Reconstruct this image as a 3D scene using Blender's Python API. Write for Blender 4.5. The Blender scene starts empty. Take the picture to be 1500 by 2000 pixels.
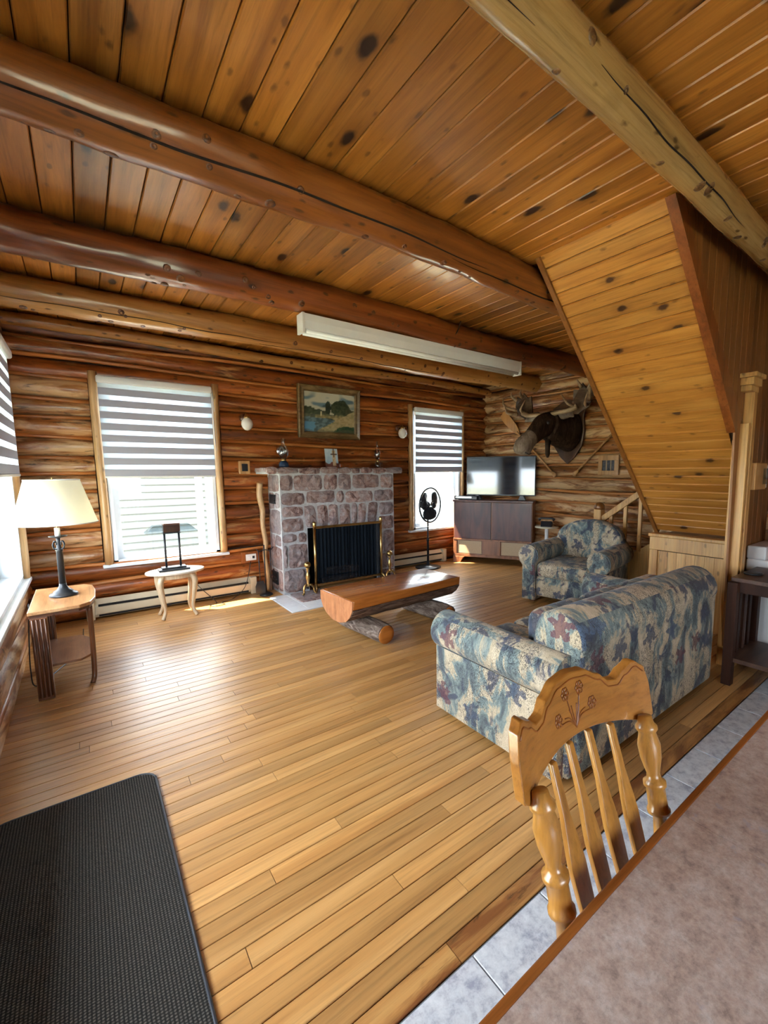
import bpy, bmesh, math, random
from mathutils import Vector, Matrix, Euler, noise as mnoise
PI = math.pi
rnd = random.Random(7)
S = bpy.context.scene
C = S.collection

# ------------------------------------------------------------------ camera
F_PX, YAW, PITCH, ROLL = 859.3, math.radians(38.58), math.radians(6.65), math.radians(-0.23)
cam = bpy.data.cameras.new('camera')
cam.sensor_fit = 'HORIZONTAL'; cam.sensor_width = 36.0
cam.lens = 36.0 * F_PX / 1500.0
cam.shift_x = -100 / 1500.0; cam.shift_y = 20 / 1500.0
cam.clip_start = 0.02; cam.clip_end = 200
camo = bpy.data.objects.new('camera', cam); C.objects.link(camo)
_f = Vector((math.sin(YAW) * math.cos(PITCH), math.cos(YAW) * math.cos(PITCH), -math.sin(PITCH)))
_r = Vector((math.cos(YAW), -math.sin(YAW), 0)); _u = _r.cross(_f)
_R = math.cos(ROLL) * _r + math.sin(ROLL) * _u
_U = -math.sin(ROLL) * _r + math.cos(ROLL) * _u
m = Matrix((_R, _U, -_f)).transposed().to_4x4(); m.translation = (0, 0, 1.5)
camo.matrix_world = m
S.camera = camo
S.cycles.adaptive_threshold = .04; S.cycles.adaptive_min_samples = 20; S.cycles.max_bounces = 7; S.cycles.diffuse_bounces = 4; S.cycles.glossy_bounces = 3; S.cycles.transmission_bounces = 4
S.cycles.transparent_max_bounces = 10; S.cycles.caustics_reflective = False; S.cycles.caustics_refractive = False

# ------------------------------------------------------------------ light
S.view_settings.view_transform = 'Standard'; S.view_settings.look = 'None'
S.view_settings.gamma = 1.0; S.view_settings.use_curve_mapping = False
S.view_settings.exposure = 1.55
w = bpy.data.worlds.new('sky'); S.world = w; w.use_nodes = True
bg = w.node_tree.nodes['Background']
bg.inputs['Color'].default_value = (0.80, 0.91, 1.0, 1); bg.inputs['Strength'].default_value = 7.0
sun = bpy.data.lights.new('sun', 'SUN'); sun.energy = 30; sun.angle = math.radians(1.0); sun.color = (1, .86, .62)
suno = bpy.data.objects.new('sun', sun); C.objects.link(suno)
suno.rotation_euler = Vector((0.25, -0.25, -0.55)).to_track_quat('-Z', 'Y').to_euler()

def portal(loc, sx, sy, direction):
    l = bpy.data.lights.new('window_portal', 'AREA'); l.shape = 'RECTANGLE'; l.size = sx; l.size_y = sy
    l.cycles.is_portal = True
    o = bpy.data.objects.new('window_portal', l); C.objects.link(o)
    o.location = loc; o.rotation_euler = Vector(direction).to_track_quat('-Z', 'Z' if abs(direction[2]) < .5 else 'Y').to_euler()

# ------------------------------------------------------------------ node helpers
def mat_new(name):
    mt = bpy.data.materials.new(name); mt.use_nodes = True
    t = mt.node_tree; b = t.nodes['Principled BSDF']
    def N(tp, **k):
        n = t.nodes.new(tp)
        for a, v in k.items(): setattr(n, a, v)
        return n
    def L(a, b_): t.links.new(a, b_)
    return mt, t, b, N, L

def c4(c): return (c[0], c[1], c[2], 1)
def setp(b, rough=.5, metal=0, coat=0, spec=.5, coat_rough=.1):
    b.inputs['Roughness'].default_value = rough; b.inputs['Metallic'].default_value = metal
    b.inputs['Coat Weight'].default_value = coat; b.inputs['Coat Roughness'].default_value = coat_rough
    b.inputs['Specular IOR Level'].default_value = spec

def coords(t, N, L, scale=(1, 1, 1), rand=True, src='Object', seedmul=37.0):
    tc = N('ShaderNodeTexCoord'); out = tc.outputs[src]
    if rand:
        oi = N('ShaderNodeObjectInfo'); mu = N('ShaderNodeMath', operation='MULTIPLY'); mu.inputs[1].default_value = seedmul
        L(oi.outputs['Random'], mu.inputs[0])
        ad = N('ShaderNodeVectorMath', operation='ADD'); L(out, ad.inputs[0]); L(mu.outputs[0], ad.inputs[1]); out = ad.outputs[0]
    mp = N('ShaderNodeMapping'); mp.inputs['Scale'].default_value = scale; L(out, mp.inputs['Vector'])
    return mp.outputs[0]

def noise(N, L, vec, scale=1, detail=4, rough=.6, dist=0.0):
    n = N('ShaderNodeTexNoise'); n.inputs['Scale'].default_value = scale; n.inputs['Detail'].default_value = detail
    n.inputs['Roughness'].default_value = rough; n.inputs['Distortion'].default_value = dist
    L(vec, n.inputs['Vector']); return n.outputs['Fac']

def ramp(N, L, fac, stops, interp='LINEAR'):
    r = N('ShaderNodeValToRGB'); r.color_ramp.interpolation = interp
    e = r.color_ramp.elements
    while len(e) < len(stops): e.new(.5)
    for i, (p, c) in enumerate(stops):
        e[i].position = p; e[i].color = c4(c) if not isinstance(c, (int, float)) else (c, c, c, 1)
    L(fac, r.inputs['Fac']); return r.outputs['Color']

def mix(N, L, fac, a, b_, mode='MIX'):
    x = N('ShaderNodeMix', data_type='RGBA', blend_type=mode)
    if isinstance(fac, (int, float)): x.inputs[0].default_value = fac
    else: L(fac, x.inputs[0])
    for v, i in ((a, 6), (b_, 7)):
        if isinstance(v, tuple): x.inputs[i].default_value = c4(v)
        else: L(v, x.inputs[i])
    return x.outputs[2]

def bump(N, L, b, fac, strength=.2, dist=.01):
    bp = N('ShaderNodeBump'); bp.inputs['Strength'].default_value = strength; bp.inputs['Distance'].default_value = dist
    L(fac, bp.inputs['Height']); L(bp.outputs[0], b.inputs['Normal'])

def wood(name, cols, axis=0, freq=9, stretch=10, rough=.4, coat=0, rand=.3, knots=0, kfreq=3.5, kcol=(.03, .012, .005),
         pale=None, pale_at=.6, bumps=.15, spec=.5, contrast=1.0, kstretch=1.8, k2d=False, specks=0):
    mt, t, b, N, L = mat_new(name)
    sc = [freq] * 3; sc[axis] = freq / stretch
    v = coords(t, N, L, tuple(sc))
    n1 = noise(N, L, v, 1, 5, .62, 1.2)
    k = len(cols)
    col = ramp(N, L, n1, [(.28 + .44 * i / (k - 1), c) for i, c in enumerate(cols)])
    sc2 = [freq * 9] * 3; sc2[axis] = freq * .35
    n2 = noise(N, L, coords(t, N, L, tuple(sc2)), 1, 6, .72, .4)
    g = ramp(N, L, n2, [(.30, .50), (.48, .98), (.70, 1.22)])
    col = mix(N, L, .72 * contrast, col, g, 'MULTIPLY')
    if specks:
        sk = [13.0] * 3; sk[axis] = 6.0
        sv = coords(t, N, L, tuple(sk), seedmul=29)
        vs_ = N('ShaderNodeTexVoronoi', feature='F1'); vs_.inputs['Scale'].default_value = 1; L(sv, vs_.inputs['Vector'])
        nn = noise(N, L, sv, 3, 2, .6)
        a_ = N('ShaderNodeMath', operation='MULTIPLY_ADD'); a_.inputs[1].default_value = .25; L(nn, a_.inputs[0]); L(vs_.outputs['Distance'], a_.inputs[2])
        sm_ = ramp(N, L, a_.outputs[0], [(.20, specks), (.30, 0.0)])
        col = mix(N, L, sm_, col, kcol)
    if pale:
        sc3 = [10.0] * 3; sc3[axis] = 1.5
        n3 = noise(N, L, coords(t, N, L, tuple(sc3), seedmul=91), 1, 5, .65, .8)
        pm = ramp(N, L, n3, [(pale_at - .04, 0.0), (pale_at + .09, .8)])
        col = mix(N, L, pm, col, pale)
        n4 = noise(N, L, coords(t, N, L, tuple(sc3), seedmul=17), 1.4, 5, .7, 1.5)
        dm = ramp(N, L, n4, [(.57, 0.0), (.66, .85)])
        col = mix(N, L, dm, col, kcol)
    if knots:
        ks = [kfreq] * 3; ks[axis] = kfreq / kstretch
        kv = coords(t, N, L, tuple(ks), seedmul=53)
        vo = N('ShaderNodeTexVoronoi', feature='F1', voronoi_dimensions='2D' if k2d else '3D'); vo.inputs['Scale'].default_value = 1; L(kv, vo.inputs['Vector'])
        vo.inputs['Randomness'].default_value = 1
        nz = noise(N, L, kv, 7, 2, .6)
        ad = N('ShaderNodeMath', operation='MULTIPLY_ADD'); ad.inputs[1].default_value = .10; L(nz, ad.inputs[0]); L(vo.outputs['Distance'], ad.inputs[2])
        halo = ramp(N, L, ad.outputs[0], [(.09, .0), (.10, 1.0), (.30, 0.0)])
        core = ramp(N, L, ad.outputs[0], [(.085 + .02, 1.0), (.15, 0.0)])
        sep = N('ShaderNodeSeparateColor'); L(vo.outputs['Color'], sep.inputs[0])
        gt = N('ShaderNodeMath', operation='GREATER_THAN'); gt.inputs[1].default_value = 1 - knots; L(sep.outputs[0], gt.inputs[0])
        m2 = N('ShaderNodeMath', operation='MULTIPLY'); L(core, m2.inputs[0]); L(gt.outputs[0], m2.inputs[1])
        m3 = N('ShaderNodeMath', operation='MULTIPLY'); L(halo, m3.inputs[0]); L(gt.outputs[0], m3.inputs[1])
        m4 = N('ShaderNodeMath', operation='MULTIPLY'); L(m3.outputs[0], m4.inputs[0]); m4.inputs[1].default_value = .45
        col = mix(N, L, m4.outputs[0], col, tuple(.35 * x for x in cols[0]))
        col = mix(N, L, m2.outputs[0], col, kcol)
    oi = N('ShaderNodeObjectInfo'); mr = N('ShaderNodeMapRange')
    mr.inputs['To Min'].default_value = 1 - rand / 2; mr.inputs['To Max'].default_value = 1 + rand / 2
    L(oi.outputs['Random'], mr.inputs['Value'])
    hs = N('ShaderNodeHueSaturation'); L(col, hs.inputs['Color']); L(mr.outputs[0], hs.inputs['Value'])
    L(hs.outputs[0], b.inputs['Base Color'])
    if bumps: bump(N, L, b, n2, bumps, .004)
    setp(b, rough, 0, coat, spec)
    return mt

def plain(name, col, rough=.5, metal=0, coat=0, var=0, vscale=8, bumps=0, spec=.5):
    mt, t, b, N, L = mat_new(name)
    v = coords(t, N, L, (1, 1, 1))
    n = noise(N, L, v, vscale, 4)
    lo = tuple(max(0, x * (1 - max(var, .03))) for x in col); hi = tuple(min(1, x * (1 + max(var, .03))) for x in col)
    L(ramp(N, L, n, [(.3, lo), (.7, hi)]), b.inputs['Base Color'])
    if bumps: bump(N, L, b, n, bumps)
    setp(b, rough, metal, coat, spec); return mt

def vcol(name, rough=.5, coat=0):
    mt, t, b, N, L = mat_new(name)
    a = N('ShaderNodeVertexColor'); a.layer_name = 'print'; L(a.outputs['Color'], b.inputs['Base Color']); setp(b, rough, 0, coat); return mt

# ------------------------------------------------------------------ mesh helpers
class MB:
    def __init__(s): s.v = []; s.f = []
    def add(s, vs, fs, M=None):
        o = len(s.v)
        s.v += [tuple(M @ Vector(p)) if M else tuple(p) for p in vs]
        s.f += [tuple(o + i for i in q) for q in fs]; return s
    def box(s, a, b, M=None):
        x0, y0, z0 = a; x1, y1, z1 = b
        return s.add([(x0, y0, z0), (x1, y0, z0), (x1, y1, z0), (x0, y1, z0), (x0, y0, z1), (x1, y0, z1), (x1, y1, z1), (x0, y1, z1)],
                     [(0, 3, 2, 1), (4, 5, 6, 7), (0, 1, 5, 4), (1, 2, 6, 5), (2, 3, 7, 6), (3, 0, 4, 7)], M)
    def prism(s, poly, h0, h1, axis=2, M=None):
        n = len(poly)
        def P(p, h):
            if axis == 2: return (p[0], p[1], h)
            if axis == 1: return (p[0], h, p[1])
            return (h, p[0], p[1])
        vs = [P(p, h0) for p in poly] + [P(p, h1) for p in poly]
        fs = [tuple(range(n)), tuple(range(2 * n - 1, n - 1, -1))] + [(i, n + i, n + (i + 1) % n, (i + 1) % n) for i in range(n)]
        return s.add(vs, fs, M)
    def lathe(s, prof, n=20, c=(0, 0, 0), M=None):
        vs = []; fs = []
        for r, z in prof:
            for k in range(n):
                a = 2 * PI * k / n; vs.append((c[0] + r * math.cos(a), c[1] + r * math.sin(a), c[2] + z))
        for i in range(len(prof) - 1):
            for k in range(n):
                fs.append((i * n + k, i * n + (k + 1) % n, (i + 1) * n + (k + 1) % n, (i + 1) * n + k))
        fs.append(tuple(range(n - 1, -1, -1))); fs.append(tuple(range((len(prof) - 1) * n, len(prof) * n)))
        return s.add(vs, fs, M)
    def loft(s, pts, rad, n=12, M=None, up=(0, 0, 1), cap=True):
        P = [Vector(p) for p in pts]; vs = []; fs = []; prev = None
        for i, p in enumerate(P):
            d = (P[min(i + 1, len(P) - 1)] - P[max(i - 1, 0)]).normalized()
            if prev is None:
                u = Vector(up)
                if abs(d.dot(u)) > .95: u = Vector((1, 0, 0))
                a = d.cross(u).normalized()
            else: a = (prev - d * prev.dot(d)).normalized()
            prev = a; b = a.cross(d).normalized()
            r = rad[i] if isinstance(rad, (list, tuple)) else rad
            ra, rb = r if isinstance(r, (list, tuple)) else (r, r)
            for k in range(n):
                t = 2 * PI * k / n; vs.append(p + a * ra * math.cos(t) + b * rb * math.sin(t))
        for i in range(len(P) - 1):
            for k in range(n):
                fs.append((i * n + k, (i + 1) * n + k, (i + 1) * n + (k + 1) % n, i * n + (k + 1) % n))
        if cap:
            fs.append(tuple(range(n))); fs.append(tuple(range(len(P) * n - 1, (len(P) - 1) * n - 1, -1)))
        return s.add(vs, fs, M)
    def ball(s, c, r, n=14, k=8, M=None):
        rr = r if isinstance(r, (list, tuple)) else (r, r, r)
        vs = []; fs = []
        for i in range(k + 1):
            th = PI * i / k
            for j in range(n):
                ph = 2 * PI * j / n
                vs.append((c[0] + rr[0] * math.sin(th) * math.cos(ph), c[1] + rr[1] * math.sin(th) * math.sin(ph), c[2] + rr[2] * math.cos(th)))
        for i in range(k):
            for j in range(n):
                fs.append((i * n + j, (i + 1) * n + j, (i + 1) * n + (j + 1) % n, i * n + (j + 1) % n))
        return s.add(vs, fs, M)
    def obj(s, name, mat, parent=None, smooth=False, bevel=0, seg=2, uv=False, sharp=None, fix=True):
        me = bpy.data.meshes.new(name); me.from_pydata(s.v, [], s.f)
        if fix or bevel:
            bm = bmesh.new(); bm.from_mesh(me)
            bmesh.ops.remove_doubles(bm, verts=bm.verts, dist=1e-6)
            bmesh.ops.recalc_face_normals(bm, faces=bm.faces)
            if bevel:
                es = [e for e in bm.edges if len(e.link_faces) == 2 and e.calc_face_angle(0) > math.radians(35)]
                bmesh.ops.bevel(bm, geom=es, offset=bevel, segments=seg, profile=.5, affect='EDGES', clamp_overlap=True)
            bm.to_mesh(me); bm.free()
        if uv: uvbox(me)
        me.materials.append(mat)
        if smooth:
            me.polygons.foreach_set('use_smooth', [True] * len(me.polygons))
            if sharp: me.set_sharp_from_angle(angle=math.radians(sharp))
        o = bpy.data.objects.new(name, me); C.objects.link(o)
        if parent: o.parent = parent
        return o

def uvbox(me):
    l = me.uv_layers.new(name='UVMap')
    for p in me.polygons:
        n = p.normal; a = max(range(3), key=lambda i: abs(n[i]))
        for li in p.loop_indices:
            co = me.vertices[me.loops[li].vertex_index].co
            l.data[li].uv = (co.y, co.z) if a == 0 else (co.x, co.z + 3.7) if a == 1 else (co.x + 5.3, co.y)

def thing(name, label, cat, loc=(0, 0, 0), rz=0, group=None):
    o = bpy.data.objects.new(name, None); C.objects.link(o); o.empty_display_size = .1
    o.location = loc; o.rotation_euler = (0, 0, rz)
    return tag(o, label, cat, group)
def tag(o, label, cat, group=None):
    o['label'] = label; o['category'] = cat
    if group: o['group'] = group
    return o
def structure(o): o['kind'] = 'structure'; return o
def plabel(o, label): o['label'] = label; return o
def share(o, name, parent, loc=None, rot=None):
    n = bpy.data.objects.new(name, o.data); C.objects.link(n); n.parent = parent
    if loc is not None: n.location = loc
    if rot is not None: n.rotation_euler = rot
    return n

def bez(pts, n=8):
    """Catmull-Rom through pts"""
    P = [Vector(p) for p in pts]; out = []
    for i in range(len(P) - 1):
        p0 = P[max(i - 1, 0)]; p1 = P[i]; p2 = P[i + 1]; p3 = P[min(i + 2, len(P) - 1)]
        for k in range(n):
            t = k / n
            out.append(.5 * ((2 * p1) + (-p0 + p2) * t + (2 * p0 - 5 * p1 + 4 * p2 - p3) * t * t + (-p0 + 3 * p1 - 3 * p2 + p3) * t ** 3))
    out.append(P[-1]); return out

def lerp_list(vals, n):
    out = []
    for i in range(len(vals) - 1):
        for k in range(n): out.append(vals[i] + (vals[i + 1] - vals[i]) * k / n)
    out.append(vals[-1]); return out

# ------------------------------------------------------------------ materials
M = {}
M['log_back'] = wood('log_back', [(.060, .013, .003), (.24, .062, .012), (.42, .130, .026)], 0, 7, 9, .34, .15, .6, 0, pale=(.52, .28, .11), pale_at=.58, specks=.8)
M['log_left'] = wood('log_left', [(.10, .03, .008), (.34, .125, .034), (.50, .23, .075)], 0, 7, 9, .34, .25, .5, 0, pale=(.66, .44, .23), pale_at=.49, specks=.8)
M['log_right'] = wood('log_right', [(.075, .022, .006), (.27, .10, .026), (.44, .20, .065)], 1, 7, 9, .38, .15, .45, 0, pale=(.66, .46, .25), pale_at=.48, specks=.8)
M['pole'] = wood('chink_pole', [(.20, .055, .013), (.44, .155, .038), (.56, .23, .065)], 0, 7, 9, .4, .15, .3)
M['pole_y'] = wood('chink_pole_y', [(.16, .045, .012), (.40, .16, .045), (.5, .23, .075)], 1, 7, 9, .4, .15, .3)
M['ceil'] = wood('ceiling_plank', [(.25, .084, .013), (.43, .165, .026), (.58, .25, .049)], 1, 6, 14, .40, .15, .55, .62, 3.2, kcol=(.030, .010, .004), bumps=.05, kstretch=2.2, k2d=True, specks=.55)
M['soffit'] = wood('soffit_board', [(.34, .125, .020), (.49, .208, .038), (.60, .285, .064)], 1, 7, 12, .40, .12, .24, .55, 4.4, kcol=(.06, .02, .006), bumps=.05, k2d=True, specks=.55)
M['floor'] = wood('floor_board', [(.33, .150, .042), (.46, .235, .074), (.55, .305, .110)], 0, 7, 16, .40, .35, .42, 0, bumps=.06)
M['floor'].node_tree.nodes['Principled BSDF'].inputs['Coat Roughness'].default_value = .32
M['floor_heart'] = wood('heartwood_board', [(.25, .10, .025), (.42, .20, .06), (.50, .27, .09)], 0, 7, 10, .4, .3, .2, 0, pale=(.15, .042, .012), pale_at=.50, bumps=.06)
M['beam_red'] = wood('beam_red', [(.085, .022, .006), (.26, .082, .016), (.37, .135, .028)], 0, 4, 14, .30, .3, .1, .3, 5, specks=.75)
M['beam_dark'] = wood('beam_dark', [(.075, .016, .005), (.22, .058, .014), (.34, .11, .026)], 0, 4, 14, .30, .3, .1, .3, 5, specks=.75)
M['beam_yel'] = wood('beam_yellow', [(.20, .07, .016), (.42, .19, .05), (.54, .29, .095)], 0, 4, 14, .32, .3, .1, .3, 5, specks=.75)
M['beam_pale'] = wood('beam_pale', [(.20, .105, .032), (.36, .215, .078), (.50, .33, .14)], 0, 5, 10, .26, .4, .1, .4, 6, specks=.75)
M['casing_log'] = wood('casing_log', [(.30, .13, .042), (.52, .30, .12), (.68, .47, .25)], 2, 6, 9, .4, .15, .25, .35, 5, specks=.55)
M['trim_red'] = wood('trim_red', [(.13, .033, .009), (.24, .068, .016), (.31, .098, .024)], 2, 6, 12, .3, .3, .15)
M['trim_brown'] = wood('trim_brown', [(.16, .055, .012), (.25, .095, .02), (.33, .135, .03)], 2, 6, 12, .35, .2, .15)
M['pine'] = wood('pine_casing', [(.42, .20, .055), (.60, .34, .11), (.70, .45, .18)], 2, 5, 14, .4, .1, .2, .25, 4, specks=.55)
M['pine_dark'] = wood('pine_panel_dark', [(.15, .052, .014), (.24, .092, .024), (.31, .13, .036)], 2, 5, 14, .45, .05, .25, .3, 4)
M['crack'] = plain('crack', (.012, .005, .003), .9)
M['knot'] = wood('knot', [(.05, .015, .006), (.12, .04, .012), (.2, .07, .02)], 0, 40, 1, .4, .2, .3)
M['knot_pale'] = wood('knot_pale', [(.06, .025, .01), (.16, .08, .03), (.3, .17, .07)], 0, 40, 1, .4, .2, .3)
M['gap'] = plain('board_gap', (.035, .015, .006), .8)
M['gapf'] = plain('floor_gap', (.06, .028, .01), .8)
M['white_paint'] = plain('white_paint', (.72, .77, .82), .35, var=.04)
M['vinyl'] = plain('white_vinyl', (.78, .83, .88), .3)
M['heater'] = plain('cream_enamel', (.60, .54, .40), .35, var=.05)
M['black'] = plain('black_paint', (.012, .013, .016), .35)
M['dark_gap'] = plain('dark_interior', (.006, .006, .007), .8)
M['iron'] = plain('blackened_iron', (.028, .03, .036), .38, .5, var=.2)
M['brass'] = plain('brass', (.50, .34, .13), .28, 1.0, var=.2, vscale=14)
M['pewter'] = plain('dark_bronze', (.025, .028, .034), .35, .4, var=.2)
M['fan_black'] = plain('fan_black', (.014, .018, .026), .32, 0, .2)
M['white_plastic'] = plain('white_plastic', (.75, .75, .73), .35)
M['white_metal'] = plain('white_enamel', (.78, .79, .80), .35)
M['tube'] = plain('tube_glass', (.85, .87, .88), .25)
M['chrome'] = plain('chrome', (.6, .6, .6), .18, 1.0)
M['mortar'] = plain('mortar', (.42, .43, .45), .9, var=.2, vscale=30, bumps=.3)

def stone_mat():
    mt, t, b, N, L = mat_new('field_stone')
    v = coords(t, N, L, (1, 1, 1))
    n1 = noise(N, L, v, 9, 8, .72, 1.2)
    col = ramp(N, L, n1, [(.30, (.030, .020, .022)), (.41, (.16, .090, .082)), (.50, (.29, .195, .175)), (.60, (.32, .27, .27)), (.72, (.52, .49, .47))])
    n2 = noise(N, L, v, 3, 3, .5)
    col = mix(N, L, ramp(N, L, n2, [(.42, 0.), (.62, .6)]), col, (.22, .21, .23))
    n3 = noise(N, L, v, 30, 4, .7)
    col = mix(N, L, .5, col, ramp(N, L, n3, [(.3, .55), (.7, 1.3)]), 'MULTIPLY')
    oi = N('ShaderNodeObjectInfo'); mr = N('ShaderNodeMapRange'); mr.inputs['To Min'].default_value = .8; mr.inputs['To Max'].default_value = 1.3
    L(oi.outputs['Random'], mr.inputs['Value']); hs = N('ShaderNodeHueSaturation'); L(col, hs.inputs['Color']); L(mr.outputs[0], hs.inputs['Value'])
    L(hs.outputs[0], b.inputs['Base Color']); bump(N, L, b, n1, .6, .02); setp(b, .75)
    return mt
M['stone'] = stone_mat()

def tile_mat(name, a, b2, c, scale=9, rough=.3):
    mt, t, b, N, L = mat_new(name)
    v = coords(t, N, L, (1, 1, 1))
    n = noise(N, L, v, scale, 8, .75, .1)
    L(ramp(N, L, n, [(.36, a), (.50, b2), (.64, c)]), b.inputs['Base Color']); setp(b, rough); return mt
M['tile'] = tile_mat('marbled_tile', (.30, .31, .38), (.52, .54, .58), (.64, .66, .69), 20)
M['hearth_tile'] = tile_mat('hearth_tile', (.62, .62, .64), (.70, .70, .72), (.76, .76, .77), 5)
M['grout'] = plain('grout', (.16, .16, .17), .9)
M['hearth_grout'] = plain('hearth_grout', (.42, .43, .45), .9)

def laminate():
    mt, t, b, N, L = mat_new('stone_laminate')
    v = coords(t, N, L, (1, 1, 1), False)
    n = noise(N, L, v, 24, 8, .75, .1)
    col = ramp(N, L, n, [(.32, (.24, .185, .17)), (.45, (.40, .305, .265)), (.56, (.46, .38, .345)), (.68, (.54, .49, .47))])
    n2 = noise(N, L, v, 110, 4, .8)
    col = mix(N, L, .6, col, ramp(N, L, n2, [(.32, .6), (.5, 1.0), (.72, 1.25)]), 'MULTIPLY')
    n3 = noise(N, L, v, 25, 3, .6)
    col = mix(N, L, ramp(N, L, n3, [(.66, 0.), (.72, .55)]), col, (.34, .33, .40))
    L(col, b.inputs['Base Color']); setp(b, .36); return mt
M['laminate'] = laminate()

def fabric():
    mt, t, b, N, L = mat_new('leaf_upholstery')
    tc = N('ShaderNodeTexCoord'); uv = tc.outputs['UV']
    def mp(sx, sy, loc=(0, 0, 0)):
        x = N('ShaderNodeMapping'); x.inputs['Scale'].default_value = (sx, sy, 1); x.inputs['Location'].default_value = loc; L(uv, x.inputs[0]); return x.outputs[0]
    n1 = noise(N, L, mp(7, 3.2), 1, 5, .62, .8)
    col = ramp(N, L, n1, [(.34, (.06, .065, .08)), (.42, (.13, .165, .165)), (.475, (.22, .27, .25)), (.51, (.46, .375, .25)), (.66, (.60, .50, .36))])
    n1b = noise(N, L, mp(6, 5, (4, 9, 0)), 1, 5, .65, 1.0)
    col = mix(N, L, ramp(N, L, n1b, [(.54, 0.), (.60, .9)]), col, (.045, .055, .09))
    n1c = noise(N, L, mp(7, 6, (14, 3, 0)), 1, 5, .65, 1.0)
    col = mix(N, L, ramp(N, L, n1c, [(.60, 0.), (.68, .8)]), col, (.17, .225, .225))
    # five-lobed leaves scattered one to a cell
    sc = 4.6
    nzv = N('ShaderNodeTexNoise'); nzv.inputs['Scale'].default_value = 30; nzv.inputs['Detail'].default_value = 2; L(uv, nzv.inputs['Vector'])
    sb = N('ShaderNodeVectorMath', operation='SUBTRACT'); L(nzv.outputs['Color'], sb.inputs[0]); sb.inputs[1].default_value = (.5, .5, .5)
    sc_ = N('ShaderNodeVectorMath', operation='SCALE'); sc_.inputs['Scale'].default_value = .075; L(sb.outputs[0], sc_.inputs[0])
    av = N('ShaderNodeVectorMath', operation='ADD'); L(uv, av.inputs[0]); L(sc_.outputs[0], av.inputs[1])
    sv = N('ShaderNodeVectorMath', operation='SCALE'); sv.inputs['Scale'].default_value = sc; L(av.outputs[0], sv.inputs[0])
    vo = N('ShaderNodeTexVoronoi', voronoi_dimensions='2D', feature='F1'); vo.inputs['Scale'].default_value = 1; vo.inputs['Randomness'].default_value = .85
    L(sv.outputs[0], vo.inputs['Vector'])
    d = N('ShaderNodeVectorMath', operation='SUBTRACT'); L(sv.outputs[0], d.inputs[0]); L(vo.outputs['Position'], d.inputs[1])
    sx = N('ShaderNodeSeparateXYZ'); L(d.outputs[0], sx.inputs[0])
    at = N('ShaderNodeMath', operation='ARCTAN2'); L(sx.outputs[1], at.inputs[0]); L(sx.outputs[0], at.inputs[1])
    sp = N('ShaderNodeSeparateColor'); L(vo.outputs['Color'], sp.inputs[0])
    ma = N('ShaderNodeMath', operation='MULTIPLY_ADD'); L(at.outputs[0], ma.inputs[0]); ma.inputs[1].default_value = 5
    ra = N('ShaderNodeMath', operation='MULTIPLY'); L(sp.outputs[0], ra.inputs[0]); ra.inputs[1].default_value = 12; L(ra.outputs[0], ma.inputs[2])
    co = N('ShaderNodeMath', operation='COSINE'); L(ma.outputs[0], co.inputs[0])
    rr = N('ShaderNodeMath', operation='MULTIPLY_ADD'); L(co.outputs[0], rr.inputs[0]); rr.inputs[1].default_value = .10; rr.inputs[2].default_value = .25
    ln = N('ShaderNodeVectorMath', operation='LENGTH'); L(d.outputs[0], ln.inputs[0])
    lt = N('ShaderNodeMath', operation='LESS_THAN'); L(ln.outputs['Value'], lt.inputs[0]); L(rr.outputs[0], lt.inputs[1])
    gt = N('ShaderNodeMath', operation='GREATER_THAN'); L(sp.outputs[1], gt.inputs[0]); gt.inputs[1].default_value = .52
    lm = N('ShaderNodeMath', operation='MULTIPLY'); L(lt.outputs[0], lm.inputs[0]); L(gt.outputs[0], lm.inputs[1])
    lm2 = N('ShaderNodeMath', operation='MULTIPLY'); L(lm.outputs[0], lm2.inputs[0]); lm2.inputs[1].default_value = .78
    lc = ramp(N, L, sp.outputs[2], [(.0, (.05, .075, .14)), (.45, (.085, .13, .20)), (.62, (.12, .03, .045)), (.85, (.05, .07, .12))], 'CONSTANT')
    col = mix(N, L, lm2.outputs[0], col, lc)
    # sketchy dark hatching
    n2 = noise(N, L, mp(75, 34), 1, 3, .7, 4.0)
    n3 = noise(N, L, mp(4, 4, (3, 3, 0)), 1, 3, .6)
    h = ramp(N, L, n2, [(.50, 0.), (.56, 1.)]); hm = ramp(N, L, n3, [(.38, .25), (.58, .95)])
    mm = N('ShaderNodeMath', operation='MULTIPLY'); L(h, mm.inputs[0]); L(hm, mm.inputs[1])
    col = mix(N, L, mm.outputs[0], col, (.020, .019, .024))
    L(col, b.inputs['Base Color']); setp(b, .85, spec=.25)
    b.inputs['Sheen Weight'].default_value = .15
    bump(N, L, b, n2, .25, .004)
    return mt
M['fabric'] = fabric()

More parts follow.
